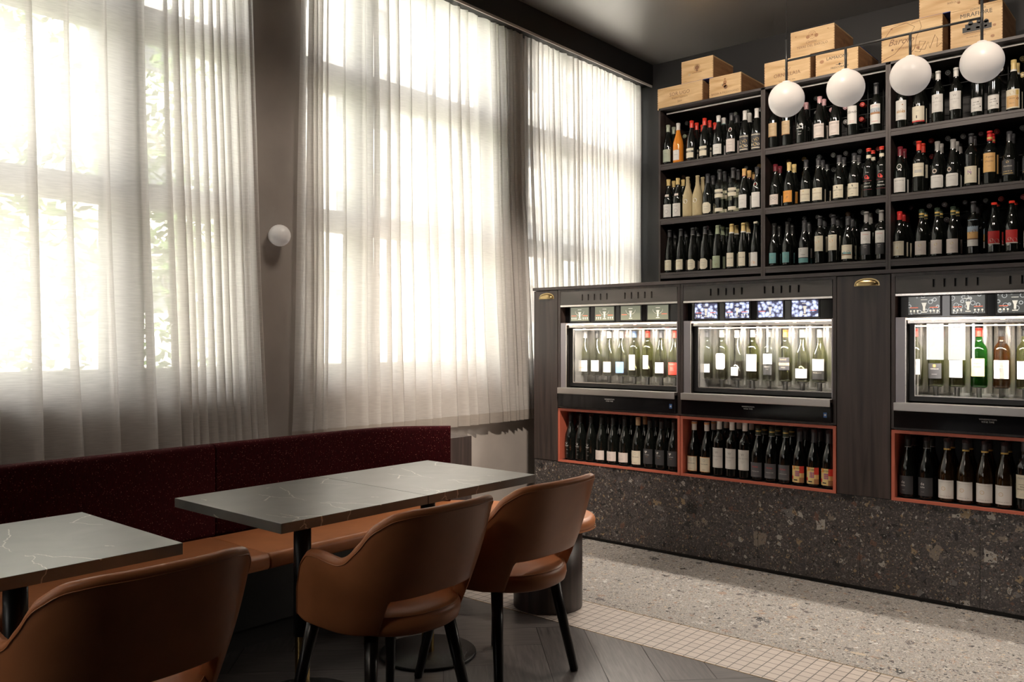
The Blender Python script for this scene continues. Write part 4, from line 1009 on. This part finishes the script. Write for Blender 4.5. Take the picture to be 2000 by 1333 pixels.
style('darkprint', 'burg', DG, 'black', 'dark label with small white vine print', (('p', .030, .122, .036, 'darkgrey'), ('d', -.012, .106, .005, 'offwhite'), ('d', -.003, .106, .005, 'offwhite'), ('d', -.008, .099, .004, 'offwhite')) + TXT(('VINTARD', .007, .086, 'offwhite'), ('SHIRAZ', .005, .074, 'bronze')), .06)
style('orangetop', 'burg', DG, 'offwhite', 'cream capsule tipped orange, cream script label', (('p', .018, .106, .036, 'orange'), ('p', .020, .104, .0345, 'cream')) + TXT(('Paulo Sevilho', .009, .064, 'black', .3), ('Ribeira', .007, .032, 'brown', .3)) + (('o', 0, .086, .008, 'silver'),), .052, ((.034, 'orange', .012),))
style('wlabel', 'bord', DG, 'offwhite', 'white capsule, large white label marked W', (('p', .052, .168, .037, 'offwhite'),) + TXT(('W', .020, .140, 'midgrey'), ('BASSA VELONG', .0085, .118, 'midgrey'), ('CABERNET', .005, .100, 'midgrey'), ('2017', .005, .092, 'midgrey')) + (('r', -.03, .03, .058, .0592, 'silver'),), .055)
style('greyred', 'burg', DG, 'blackgreen', 'grey label with red writing', (('p', .022, .105, .037, 'grey'),) + TXT(('MUNA', .012, .080, 'red'), ('COTES DU SUD', .0065, .055, 'offwhite')) + (('r', -.03, .03, .030, .0312, 'midgrey'),), .055, ((0, 'silver', .003), (.022, 'gold', .006)))
style('mosaic', 'burg', DG, 'darkgrey', 'orange and red chequered label', (('p', .018, .108, .037, 'yellow'), ('r', -.037, -.012, .088, .108, 'orange'), ('r', .012, .037, .070, .108, 'purered'), ('r', -.012, .012, .052, .082, 'purple'), ('r', -.006, -.004, .052, .082, 'orange'), ('r', .004, .006, .052, .082, 'orange'), ('r', -.012, .012, .061, .063, 'orange'), ('r', -.012, .012, .071, .073, 'orange'), ('r', -.037, -.024, .034, .052, 'red'), ('r', .012, .037, .018, .046, 'bronze'), ('r', -.02, .002, .028, .034, 'black'), ('r', -.036, -.028, .092, .104, 'offwhite'), ('r', .022, .037, .046, .070, 'amberw')) + TXT(('JOVEN', .011, .095, 'black')), .07)
style('dei', 'burg', DG, 'black', 'black label with two white words', (('p', .020, .112, .038, 'darkgrey'),) + TXT(('de', .020, .080, 'offwhite', 0, -.010), ('iuliis', .013, .064, 'offwhite', 0, -.010), ('SHIRAZ', .004, .040, 'silver', 0, -.008)), .055, ((0, 'silver', .002),))
style('whitecrest', 'burg', 'brown bottle glass', 'darkgrey', 'white label with faint round crest', (('p', .020, .110, .040, 'offwhite'), ('o', -.008, .068, .010, 'tan'), ('d', -.008, .068, .005, 'pinkish')) + TXT(('BARRE ET ROQUE', .006, .100, 'silver'), ('Chateau du Sud', .0075, .032, 'midgrey', .3)), .055, ((0, 'gold', .008),))
style('gulf', 'bord', DG, 'darkgrey', 'cream label with black lettering', (('p', .058, .168, .038, 'cream'), ('r', -.022, .022, .122, .124, 'black')) + TXT(('MARGUIL', .012, .152, 'midgrey'), ('PINOT', .010, .112, 'black', .3), ('MONTAGNE', .010, .100, 'black', .3)) + scrib(.08, 3), .055)
GG, CG = 'green bottle glass', 'clear bottle glass'
def dsp(k, shape, glass, capc, desc, els, ln=.05): style(k, shape, glass, capc, desc, els, ln, (), 'wine in bottle')
dsp('d1', 'burg', GG, 'silver', 'pale landscape label', (('p', .024, .102, .036, 'offwhite'), ('d', -.010, .062, .007, 'green'), ('r', -.028, .026, .048, .054, 'yellow')) + TXT(('Balgownie', .008, .092, 'midgrey')))
dsp('d2', 'burg', GG, 'black', 'plain white label', (('p', .026, .104, .036, 'offwhite'),) + TXT(('GIANT STEPS', .008, .090, 'midgrey')) + scrib(.07, 1))
dsp('d3', 'burg', GG, 'offwhite', 'cream bordered label', (('p', .022, .096, .032, 'tan'), ('p', .024, .094, .030, 'offwhite')) + scrib(.075, 4, 'tan'))
dsp('d4', 'burg', GG, 'silver', 'blue label', (('p', .020, .096, .037, 'blue'), ('r', -.03, .005, .066, .068, 'offwhite')))
dsp('d5', 'bord', GG, 'blue', 'blue capsule, tall cream label with picture', (('p', .044, .155, .026, 'cream'), ('r', -.018, .018, .108, .130, 'gold'), ('d', .004, .120, .008, 'brown')) + scrib(.09, 5))
dsp('d6', 'bord', GG, 'purered', 'red capsule, tall cream label', (('p', .055, .152, .020, 'cream'),) + scrib(.12, 4, 'midgrey', .01))
dsp('d7', 'burg', GG, 'darkgrey', 'green glass, white script label', (('p', .026, .098, .033, 'offwhite'),) + TXT(('smooth', .010, .076, 'midgrey', .4), ('Jack', .012, .062, 'black', .4)))
dsp('d8', 'burg', GG, 'purered', 'red label', (('p', .018, .098, .037, 'purered'),) + TXT(('SONGHILLS', .009, .086, 'offwhite')) + scrib(.065, 4, 'offwhite', .014))
dsp('e1', 'bord', GG, 'darkgrey', 'small white label low on the glass', (('p', .042, .100, .031, 'offwhite'),) + TXT(('TENNER', .007, .090, 'midgrey')) + scrib(.07, 1, 'silver'))
dsp('e2', 'bord', GG, 'cream', 'large white cut-corner label', (('p', .065, .172, .033, 'offwhite', .012),) + TXT(('YERRING', .008, .115, 'silver')) + scrib(.09, 2, 'silver'))
dsp('e3', 'burg', CG, 'offwhite', 'round shouldered, small white label', (('p', .024, .078, .024, 'offwhite'),) + TXT(('BENNER', .006, .070, 'midgrey')))
dsp('e4', 'bord', GG, 'offwhite', 'large white label marked W', (('p', .058, .168, .036, 'offwhite'),) + TXT(('W', .018, .142, 'midgrey'), ('BASSVELONG', .008, .122, 'midgrey')))
dsp('e5', 'bord', CG, 'silver', 'square white label, dark lower label', (('p', .105, .172, .028, 'offwhite'), ('p', .036, .100, .026, 'darkgrey')) + TXT(('NERO', .012, .088, 'offwhite'), ('2014', .007, .072, 'offwhite')) + (('o', 0, .128, .008, 'midgrey'),))
dsp('e6', 'bord', GG, 'orange', 'orange capsule, dark label with pale band', (('p', .070, .150, .036, 'darkgrey'), ('r', -.036, .036, .100, .116, 'tan')) + TXT(('RUBELO', .010, .136, 'tan'), ('GRACIA', .007, .086, 'cream')))
dsp('e7', 'burg', GG, 'cream', 'pale green glass, low white label', (('p', .020, .076, .037, 'offwhite'),) + TXT(('CLONAKILLA', .006, .056, 'midgrey')))
dsp('e8', 'burg', GG, 'silver', 'cream label over a black band', (('p', .066, .134, .038, 'cream'), ('p', .016, .064, .038, 'black')) + TXT(('STONE', .008, .116, 'tan'), ('BRA DE JACO', .008, .054, 'cream')))
dsp('f1', 'bord', GG, 'purered', 'red capsule, tall white chateau label', (('p', .062, .150, .034, 'offwhite'), ('r', -.02, .02, .112, .136, 'silver')) + TXT(('LA GRAVE', .007, .098, 'midgrey')))
dsp('f2', 'bord', GG, 'darkgrey', 'black label with gold square', (('p', .042, .128, .035, 'darkgrey'), ('r', -.007, .007, .106, .122, 'gold')) + TXT(('TOPEBLICK', .008, .096, 'offwhite'), ('GEWURZ', .006, .066, 'silver')))
dsp('f3', 'bord', GG, 'offwhite', 'white label marked W', (('p', .050, .146, .035, 'offwhite'),) + TXT(('W', .018, .122, 'midgrey'), ('BASSVELONG', .008, .102, 'midgrey')))
dsp('f4', 'bord', 'bright green bottle glass', 'purered', 'bright green glass, yellow label', (('p', .060, .158, .034, 'yellow'),) + TXT(('Angelo', .013, .132, 'brown', .5), ('ENZIN', .012, .112, 'brown', .2)))
dsp('f5', 'bord', 'amber bottle glass', 'darkgrey', 'brown glass, tall white script label', (('p', .050, .150, .037, 'offwhite'),) + TXT(('Mary', .013, .134, 'midgrey', .4), ('Kathleen', .013, .120, 'midgrey', .4), ('CABERNET', .007, .102, 'black'), ('MERLOT', .007, .094, 'black')))
dsp('f6', 'bord', GG, 'black', 'plain white label', (('p', .050, .146, .034, 'offwhite'),) + scrib(.12, 4))

CUT = dict(tagwhite=.165, yellowcap=.165, tagdark=.165, seal=.16, clear=.08, medal=.106, twotone=.114, tealstripe=.048, e5=.102, e8=.065, twigs=.1125, painting=.0925)
def bottle(k, loc, label, group, rz=0.0, lie=False, parts=True):
    s = ST[k]; o = bpy.data.objects.new('wine_bottle', body_mesh(s['shape'], s['glass'])); COL.objects.link(o)
    o.location = loc; o.rotation_euler = (R(90) if lie else 0, 0, rz)
    o['label'] = label; o['category'] = 'bottle'; o['group'] = group
    def kid(me, nm):
        c = bpy.data.objects.new(nm, me); COL.objects.link(c); c.parent = o; return c
    if s['cap'] and s['glass'] != 'paper wrap': kid(cap_mesh(s['shape'], s['cap'], s['ln'], s['bands']), 'capsule')
    if parts and s['els'] and not lie:
        cut = CUT.get(k, 9); zmin = lambda e: e[3] if e[0] in 'tr' else (e[1] if e[0] == 'p' else e[2])
        lo = tuple(e for e in s['els'] if zmin(e) < cut); hi = tuple(e for e in s['els'] if zmin(e) >= cut)
        if lo: kid(label_mesh(s['shape'], lo), 'label')
        if hi: kid(label_mesh(s['shape'], hi), 'upper_label')
    if s['liq'] == 'wine in bottle':
        def f():
            b = B(); pr = [(max(r - .003, 0), max(z, .004)) for r, z in SHAPES[s['shape']] if z < .1]; pr += [(pr[-1][0], .115), (0, .115)]
            b.lathe(pr, 'wine in bottle', 18); return b.build('wine', link=False)
        kid(cached(('w', s['shape']), f), 'wine')
    return o
ORD = ('first', 'second', 'third', 'fourth', 'fifth', 'sixth', 'seventh', 'eighth', 'ninth', 'tenth', 'eleventh', 'twelfth', 'thirteenth', 'fourteenth', 'fifteenth')
SHN = ('top shelf', 'middle shelf', 'lowest shelf'); BAYN = ('first bay', 'middle bay', 'third bay')
ROWS = [
 # bay, shelf, [(style, x at the first row, rows standing behind)]
 (0, 0, [('sage', -3.318, 1), ('amber', -3.229, 0), ('band', -3.113, 2), ('band', -3.004, 2), ('whitecap', -2.890, 1), ('tagwhite', -2.785, 1), ('ornate', -2.679, 1), ('ornate', -2.588, 0)]),
 (0, 1, [('yellowcap', -3.315, 1), ('yellowcap', -3.232, 2), ('wrap', -3.146, 0), ('wrap', -3.064, 1), ('octagon', -2.978, 1), ('clear', -2.880, 2), ('clear', -2.773, 1), ('orangecap', -2.685, 2), ('tagdark', -2.586, 0)]),
 (0, 2, [('flcream', -3.305, 1), ('flcream', -3.206, 1), ('floct', -3.104, 1), ('floct', -3.001, 1), ('flgreen', -2.898, 2), ('flgold', -2.784, 1), ('flgold', -2.692, 1), ('florange', -2.597, 0)]),
 (1, 0, [('tanlab', -2.460, 0), ('tanlab', -2.361, 0), ('printed', -2.256, 1), ('hills', -2.131, 1), ('hills', -2.023, 0), ('script', -1.905, 0), ('landscape', -1.756, 0)]),
 (1, 1, [('scrawl', -2.448, 1), ('orangelab', -2.347, 1), ('bourg', -2.226, 0), ('bourg', -2.140, 2), ('steps', -1.997, 1), ('steps', -1.898, 1), ('rose', -1.804, 1), ('rose', -1.722, 0)]),
 (1, 2, [('teal', -2.457, 1), ('teal', -2.359, 1), ('tealstripe', -2.238, 1), ('sundisc', -2.129, 1), ('sundisc', -2.037, 2), ('scene', -1.939, 2), ('twotone', -1.819, 1), ('twotone', -1.724, 0)]),
 (2, 0, [('etching', -1.597, 0), ('redfoot', -1.493, 1), ('vassy', -1.380, 0), ('vassy', -1.277, 0), ('twigs', -1.157, 0), ('twigs', -1.066, 0), ('baroque', -.963, 1), ('baroque', -.866, 0)]),
 (2, 1, [('seal', -1.606, 1), ('chateau', -1.493, 1), ('medal', -1.384, 1), ('medal', -1.294, 2), ('flower', -1.192, 1), ('amberlab', -1.091, 1), ('blackgold', -.986, 1), ('blackgold', -.880, 0)]),
 (2, 2, [('oldcream', -1.610, 2), ('crest', -1.477, 1), ('crest', -1.385, 1), ('crest', -1.294, 1), ('painting', -1.180, 2), ('redprint', -1.067, 1), ('redprint', -.973, 1), ('flower', -.875, 0)]),
]
for bay, sh, row in ROWS:
    z = SZ[sh + 1] + .0005; xs = []
    for n, (k, x, behind) in enumerate(row):
        if xs and x - xs[-1] < .083: x = xs[-1] + .083
        xs.append(x); d = ST[k]['desc']
        if 'bottle' not in d: d = 'dark bottle, ' + d
        bottle(k, (x, 5.80, z), '%s, %s from window, %s, %s' % (d, ORD[n], SHN[sh], BAYN[bay]), 'bottles on the %s, %s' % (SHN[sh], BAYN[bay]), rz=rnd.uniform(-.10, .10))
    for n, (k, x, behind) in enumerate(row):
        for q in range(behind):
            bottle(k, (xs[n] + rnd.uniform(-.003, .003), 5.884 + .084 * q, z), '%s of the %s front bottle, %s, %s' % (('standing directly behind', 'standing two rows behind')[q].replace('directly behind', 'directly in back'), ORD[n], SHN[sh], BAYN[bay]), 'bottles in the back rows of the shelves', rz=rnd.uniform(-.2, .2))
# bottles lying in the wire racks, capsule towards the room
LIE = [
 (0, 0, [(-3.23, 3.02, 'silver'), (-3.25, 2.919, 'palegreen'), (-2.82, 3.02, 'offwhite'), (-2.721, 3.02, 'offwhite'), (-2.62, 3.02, 'offwhite')]),
 (0, 1, [(-3.26, 2.60, 'bronze'), (-2.953, 2.60, 'silver'), (-2.829, 2.60, 'silver'), (-2.733, 2.60, 'silver'), (-2.631, 2.60, 'amberw')]),
 (0, 2, [(-3.151, 2.178, 'midgrey'), (-3.052, 2.178, 'pink'), (-2.951, 2.178, 'palegreen'), (-2.729, 2.178, 'yellow'), (-2.647, 2.178, 'sage')]),
 (1, 0, [(-2.208, 3.024, 'midgrey'), (-2.205, 2.922, 'darkgrey'), (-2.098, 2.922, 'pink'), (-2.003, 2.922, 'pink'), (-2.002, 2.822, 'midgrey'), (-1.889, 2.922, 'purered'), (-1.895, 2.822, 'purered')]),
 (1, 1, [(-2.408, 2.604, 'bronze'), (-2.293, 2.604, 'amberw'), (-2.184, 2.604, 'silver'), (-2.086, 2.604, 'offwhite'), (-2.00, 2.604, 'midgrey'), (-1.905, 2.604, 'silver'), (-1.783, 2.604, 'purered'), (-2.295, 2.502, 'bronze'), (-2.083, 2.502, 'silver'), (-1.885, 2.502, 'midgrey')]),
 (1, 2, [(-2.40, 2.18, 'darkgrey'), (-2.29, 2.18, 'grey'), (-2.195, 2.18, 'midgrey'), (-2.10, 2.18, 'darkgrey'), (-1.985, 2.18, 'bronze'), (-1.883, 2.18, 'midgrey'), (-1.785, 2.18, 'silver'), (-1.787, 2.08, 'midgrey')]),
 (2, 0, [(-1.448, 3.03, 'cream'), (-1.355, 3.03, 'offwhite'), (-1.058, 2.99, 'offwhite'), (-.939, 3.03, 'yellow'), (-.939, 2.93, 'yellow')]),
 (2, 1, [(-1.551, 2.606, 'grey'), (-1.454, 2.606, 'purered'), (-1.45, 2.504, 'red'), (-1.355, 2.606, 'silver'), (-1.266, 2.606, 'silver'), (-1.164, 2.606, 'darkred'), (-1.078, 2.606, 'purered'), (-.939, 2.606, 'midgrey')]),
 (2, 2, [(-1.581, 2.183, 'darkred'), (-1.465, 2.183, 'pinkish'), (-1.375, 2.183, 'pinkish'), (-1.362, 2.083, 'pinkish'), (-1.255, 2.183, 'darkgrey'), (-1.139, 2.183, 'grey'), (-1.054, 2.183, 'purered'), (-.935, 2.183, 'purered')]),
]
def cap_disc(c):
    def f():
        b = B(); H = .311; b.lathe([(.0148, H - .05), (.0150, H - .012), (.0163, H - .011), (.0163, H), (.0140, H + .0012), (0, H + .0012)], cap(c), 18)
        b.lathe([(.0075, H + .0016), (.0105, H + .0018)], ink('darkgrey' if c not in ('darkgrey', 'grey', 'darkred') else 'midgrey'), 18); return b.build('capsule', link=False)
    return cached(('cd', c), f)
CN = dict(silver='silver', palegreen='pale green', offwhite='white', bronze='bronze', amberw='orange', midgrey='grey', pink='pink', sage='sage', yellow='gold', darkgrey='dark grey', purered='bright red', grey='charcoal', cream='cream', darkred='dark red', red='red', pinkish='pale pink')
for bay, sh, lst in LIE:
    for n, (x, z, c) in enumerate(sorted(lst)):
        o = bpy.data.objects.new('wine_bottle', body_mesh('burg', DG)); COL.objects.link(o)
        # neck points to the room (-y)
        o.location = (x * 6.03 / 5.93, 6.345, 1.3 + (z - 1.3) * 6.03 / 5.93); o.rotation_euler = (R(90), 0, 0)
        o['label'] = 'lying bottle with %s end, %s from window, rack of %s, %s' % (CN[c], ORD[n], SHN[sh], BAYN[bay]); o['category'] = 'bottle'; o['group'] = 'bottles lying in the wire racks'
        k = bpy.data.objects.new('capsule', cap_disc(c)); COL.objects.link(k); k.parent = o
# niches
NIC = [
 ('niche nearest curtain', [('mask', -3.350, 1), ('mask', -3.266, 0), ('mask', -3.183, 0), ('lowlab', -3.100, 2), ('lowlab', -3.011, 2), ('lowlab', -2.922, 2), ('corkcream', -2.824, 1), ('darkprint', -2.738, 1), ('darkprint', -2.654, 1), ('darkprint', -2.568, 1)]),
 ('middle niche', [('orangetop', -2.430, 0), ('orangetop', -2.345, 1), ('wlabel', -2.262, 1), ('wlabel', -2.180, 1), ('wlabel', -2.100, 1), ('greyred', -2.018, 1), ('greyred', -1.935, 1), ('greyred', -1.852, 1), ('mosaic', -1.769, 1), ('mosaic', -1.686, 1), ('mosaic', -1.6265, 0)]),
 ('niche past wide cabinet', [('dei', -1.226, 1), ('dei', -1.137, 1), ('whitecrest', -1.044, 1), ('whitecrest', -.961, 1), ('whitecrest', -.878, 1), ('whitecrest', -.795, 1), ('gulf', -.712, 1), ('gulf', -.630, 0), ('gulf', -.548, 0)]),
]
for nm, row in NIC:
    xs = []
    for n, (k, x, bh) in enumerate(row):
        if xs and x - xs[-1] < .0825: x = xs[-1] + .0825
        xs.append(x)
    lim = {0: -2.552, 1: -1.624, 2: -.42}[[q[0] for q in NIC].index(nm)]
    ov = xs[-1] - lim
    if ov > 0:
        for j in range(len(xs)): xs[j] -= ov * j / (len(xs) - 1)
    for n, (k, x, bh) in enumerate(row):
        d = ST[k]['desc']
        if 'bottle' not in d: d = 'dark bottle, ' + d
        bottle(k, (xs[n], 4.56, .5055), '%s, %s from curtain side, %s' % (d, ORD[n], nm), 'bottles in the ' + nm, rz=rnd.uniform(-.08, .08))
        for q in range(bh):
            bottle(k, (xs[n] + rnd.uniform(0, .004), 4.645 + .083 * q, .5055), 'dark bottle, %s row back, behind the %s front bottle of the %s' % (('second', 'third')[q], ORD[n], nm), 'bottles in the ' + nm)
# dispenser bottles
for i, ks in enumerate((['d1', 'd2', 'd3', 'd4', 'd5', 'd6', 'd7', 'd8'], ['e1', 'e2', 'e3', 'e4', 'e5', 'e6', 'e7', 'e8'], ['f1', 'f2', 'f3', 'f4', 'f5', 'f6', 'e7', 'e1'])):
    x0 = UNITS[i][0]
    for n, k in enumerate(ks):
        o = bottle(k, (x0 + .05 + .1 * n, 4.74, 1.0685), '%s, %s from curtain side, %s dispenser' % (ST[k]['desc'] + ' bottle', ORD[n], ('olive screened', 'blueberry screened', 'ring screened')[i]), 'bottles standing in the lit dispensers', rz=rnd.uniform(-.1, .1))
        hs = .300 / HGT[ST[k]['shape']]; o.scale = (1, 1, hs)

# ------------------------------------------------------------------ wooden wine crates
def crate(label, x0, x1, z0, z1, y0, dep, rz, els, blue=False, side=()):
    cx = (x0 + x1) / 2; W2_, H = (x1 - x0) / 2, z1 - z0
    t = thing('wine_crate', label, 'crate', (cx, y0, z0), rz, 'wooden wine crates on top of the shelving')
    b = B(); b.box(-W2_, W2_, .012, dep - .012, 0, .008, 'pine')
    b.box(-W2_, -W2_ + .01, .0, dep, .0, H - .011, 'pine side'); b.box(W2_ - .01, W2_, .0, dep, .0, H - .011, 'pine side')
    b.box(-W2_ + .01, W2_ - .01, dep - .012, dep, 0, H - .011, 'pine'); b.build('body', t)
    b = B(); b.box(-W2_ - .0005, W2_ + .0005, -.0015, .011, 0, H - .011, 'pine', .0008)
    n = int((H - .03) / .018)
    for s in (-1, 1):
        for k in range(n): b.box(s * W2_ - (.004 if s > 0 else .0), s * W2_ + (.0 if s > 0 else .004), -.0021, -.0014, .014 + k * .018, .022 + k * .018, ink('bronze'))
    fr = b.build('front_panel', t)
    b = B(); b.box(-W2_, W2_, -.001, dep, H - .010, H, 'pine', .001)
    if blue: b.box(-W2_ - .001, W2_ + .001, -.003, dep, -.0005 if blue == 2 else H - .002, .0035 if blue == 2 else H + .002, 'blue edge')
    b.build('lid', t)
    b = B(); f = lambda u, v: (u, -.0022, v); cnt = 0
    for el in els:
        if el[0] == 't': put_text(b, el[1], el[2], ink(el[5] if len(el) > 5 else 'brown'), f, el[6] if len(el) > 6 else 0, el[3], el[4])
        elif el[0] == 'd': b.poly([f(el[1] + el[3] * math.cos(2 * math.pi * k / 14), el[2] + el[3] * math.sin(2 * math.pi * k / 14)) for k in range(14)], [tuple(range(14))], ink(el[4]))
        elif el[0] == 'o': b.tube([f(el[1] + el[3] * math.cos(2 * math.pi * k / 18), el[2] + el[3] * math.sin(2 * math.pi * k / 18)) for k in range(19)], .0010, ink(el[4]), 4)
        elif el[0] == 'r': b.poly([f(el[1], el[3]), f(el[2], el[3]), f(el[2], el[4]), f(el[1], el[4])], [(0, 1, 2, 3)], ink(el[5]))
        elif el[0] == 'l': b.tube([f(u, v) for u, v in el[1]], el[2], ink(el[3]), 4)
        elif el[0] == 'k': b.poly([f(el[1] + el[3] * math.cos(a), el[2] + el[3] * .8 * math.sin(a)) for a in (.3, 1.1, 2.0, 2.6, 3.6, 4.7, 5.5)], [tuple(range(7))], ink('bronze'))
    b.build('lettering', fr)
    if side:
        b = B(); g = lambda u, v: (W2_ + .0006, dep / 2 + u, v)
        b.poly([g(0, H / 2 + .035), g(.022, H / 2 + .010), g(0, H / 2 - .015), g(-.022, H / 2 + .010)], [(0, 1, 2, 3)], ink('brown')); put_text(b, side[0], .016, ink('brown'), g, 0, 0, H / 2 - .035); b.build('side_print', t)
    return t
TZ = 3.1205
crate('pale wooden wine crate standing lowest beside the window, vintage printed under its name', -3.405, -3.017, TZ, TZ + .165, 5.79, .33, 0,
      [('t', 'SOR UGO', .040, 0, .100, 'brown'), ('t', 'Bolgheri superiore', .018, 0, .068, 'brown', .4), ('t', '2009', .020, 0, .038, 'brown')])
crate('small wooden crate with a shield crest, set across the two crates below it', -3.200, -2.935, TZ + .1655, TZ + .166 + .172, 5.80, .34, 0,
      [('d', 0, .105, .018, 'brown'), ('o', 0, .105, .024, 'brown'), ('d', 0, .082, .008, 'brown'), ('r', -.04, .04, .066, .069, 'brown'), ('d', -.065, .062, .010, 'tan'), ('t', '1 2 3 4', .012, -.105, .015)], blue=2)
crate('orange sided wooden crate turned slightly, printed with a monk figure', -2.965, -2.710, TZ, TZ + .1652, 5.80, .42, R(0),
      [('d', 0, .112, .014, 'bronze'), ('d', -.004, .090, .016, 'bronze'), ('d', .006, .076, .015, 'brown'), ('d', 0, .136, .007, 'bronze'), ('d', -.022, .096, .009, 'tan'), ('t', 'BADIA A PASSIGNANO', .0215, 0, .036, 'brown')])
crate('flat front pine crate printed with a crown, partly behind the pendant rod', -2.525, -2.193, TZ, TZ + .180, 5.79, .36, 0,
      [('t', 'ORNELLAIA', .037, 0, .070, 'brown'), ('l', [(-.025, .115), (-.012, .098), (0, .118), (.012, .098), (.025, .115)], .0015, 'brown'), ('t', '2016', .012, 0, .047, 'brown'), ('r', -.06, -.035, .026, .029, 'brown'), ('r', .035, .06, .026, .029, 'brown'), ('t', 'LA TENUTA', .011, 0, .028, 'brown')])
crate('topmost pine crate with an engraved lion crest, standing on two other crates', -2.336, -2.030, TZ + .1806, TZ + .181 + .178, 5.80, .38, 0,
      [('o', 0, .132, .026, 'bronze'), ('o', 0, .132, .016, 'bronze'), ('d', -.030, .122, .013, 'bronze'), ('d', .030, .122, .013, 'bronze'), ('d', 0, .132, .008, 'bronze'), ('t', 'Cantina', .024, -.01, .086, 'brown', .6), ('t', 'TERRE DEL BAROLO', .024, 0, .058, 'brown'), ('r', -.09, .09, .038, .040, 'tan'), ('k', .11, .15, .005), ('k', -.115, .14, .005)], side=('TERRE',))
crate('pine crate with a blue edged lid, lettered in black above a small winged mark', -2.150, -1.866, TZ, TZ + .166, 5.78, .43, 0,
      [('t', 'LAMAIONE', .030, .005, .112, 'black'), ('t', 'FRESCOBALDI', .019, .02, .042, 'black'), ('d', .02, .062, .007, 'black'), ('r', -.005, .045, .060, .063, 'black'), ('k', -.10, .10, .016)], blue=1, side=('SAN GIORGIO',))
crate('widest pine crate, huge looping script drawn across its front', -1.716, -1.350, TZ, TZ + .245, 5.78, .30, 0,
      [('t', 'Barolo', .058, -.065, .125, 'brown', .4), ('t', 'FONTANAFREDDA', .016, -.03, .078, 'brown'), ('d', -.115, .078, .007, 'brown'),
       ('l', [(-.18, .02), (-.10, .05), (-.03, .12), (.02, .20), (-.03, .235), (-.12, .22), (-.175, .15)], .0013, 'brown'),
       ('l', [(-.06, .005), (-.02, .02), (.02, .06), (.03, .13), (.06, .19), (.05, .23), (0, .225)], .0013, 'brown'),
       ('l', [(.02, .04), (.05, .03), (.085, .09), (.05, .10), (.04, .05), (.08, .04), (.10, .085), (.11, .04), (.14, .12), (.155, .09), (.15, .04), (.178, .06)], .0015, 'brown'), ('k', -.12, .215, .008), ('k', .04, .06, .012)])
crate('upper pine crate cut by the picture top, laid over the huge script crate', -1.488, -1.150, TZ + .2456, TZ + .246 + .19, 5.79, .33, 0,
      [('t', 'CANTINA', .030, .03, .10, 'brown'), ('t', 'BAROLO', .018, .03, .055, 'brown'), ('k', .06, .045, .010)], blue=2)
crate('tall pine crate with a black engraved estate picture, beside the huge script crate', -1.303, -1.018, TZ, TZ + .245, 5.775, .42, 0,
      [('t', 'CONTE F. DI', .015, .01, .222, 'black'), ('t', 'MIRAFIORE', .036, 0, .192, 'black'), ('r', -.075, .085, .088, .120, 'black'), ('r', -.06, .07, .120, .138, 'black'), ('d', -.03, .140, .014, 'black'), ('d', .02, .145, .017, 'black'), ('d', .055, .136, .012, 'black'), ('r', -.07, .08, .080, .083, 'black'), ('r', -.05, -.03, .10, .112, 'amberw'), ('r', 0, .02, .10, .112, 'amberw'), ('r', .045, .06, .10, .112, 'amberw'), ('t', 'PROPRIETARIO IN ALBA', .010, .0, .055, 'brown'), ('k', .10, .10, .010), ('k', .09, .035, .012)])


# working notes on placement are dropped again
for o in SC.objects:
    if '_w' in o.keys(): del o['_w']
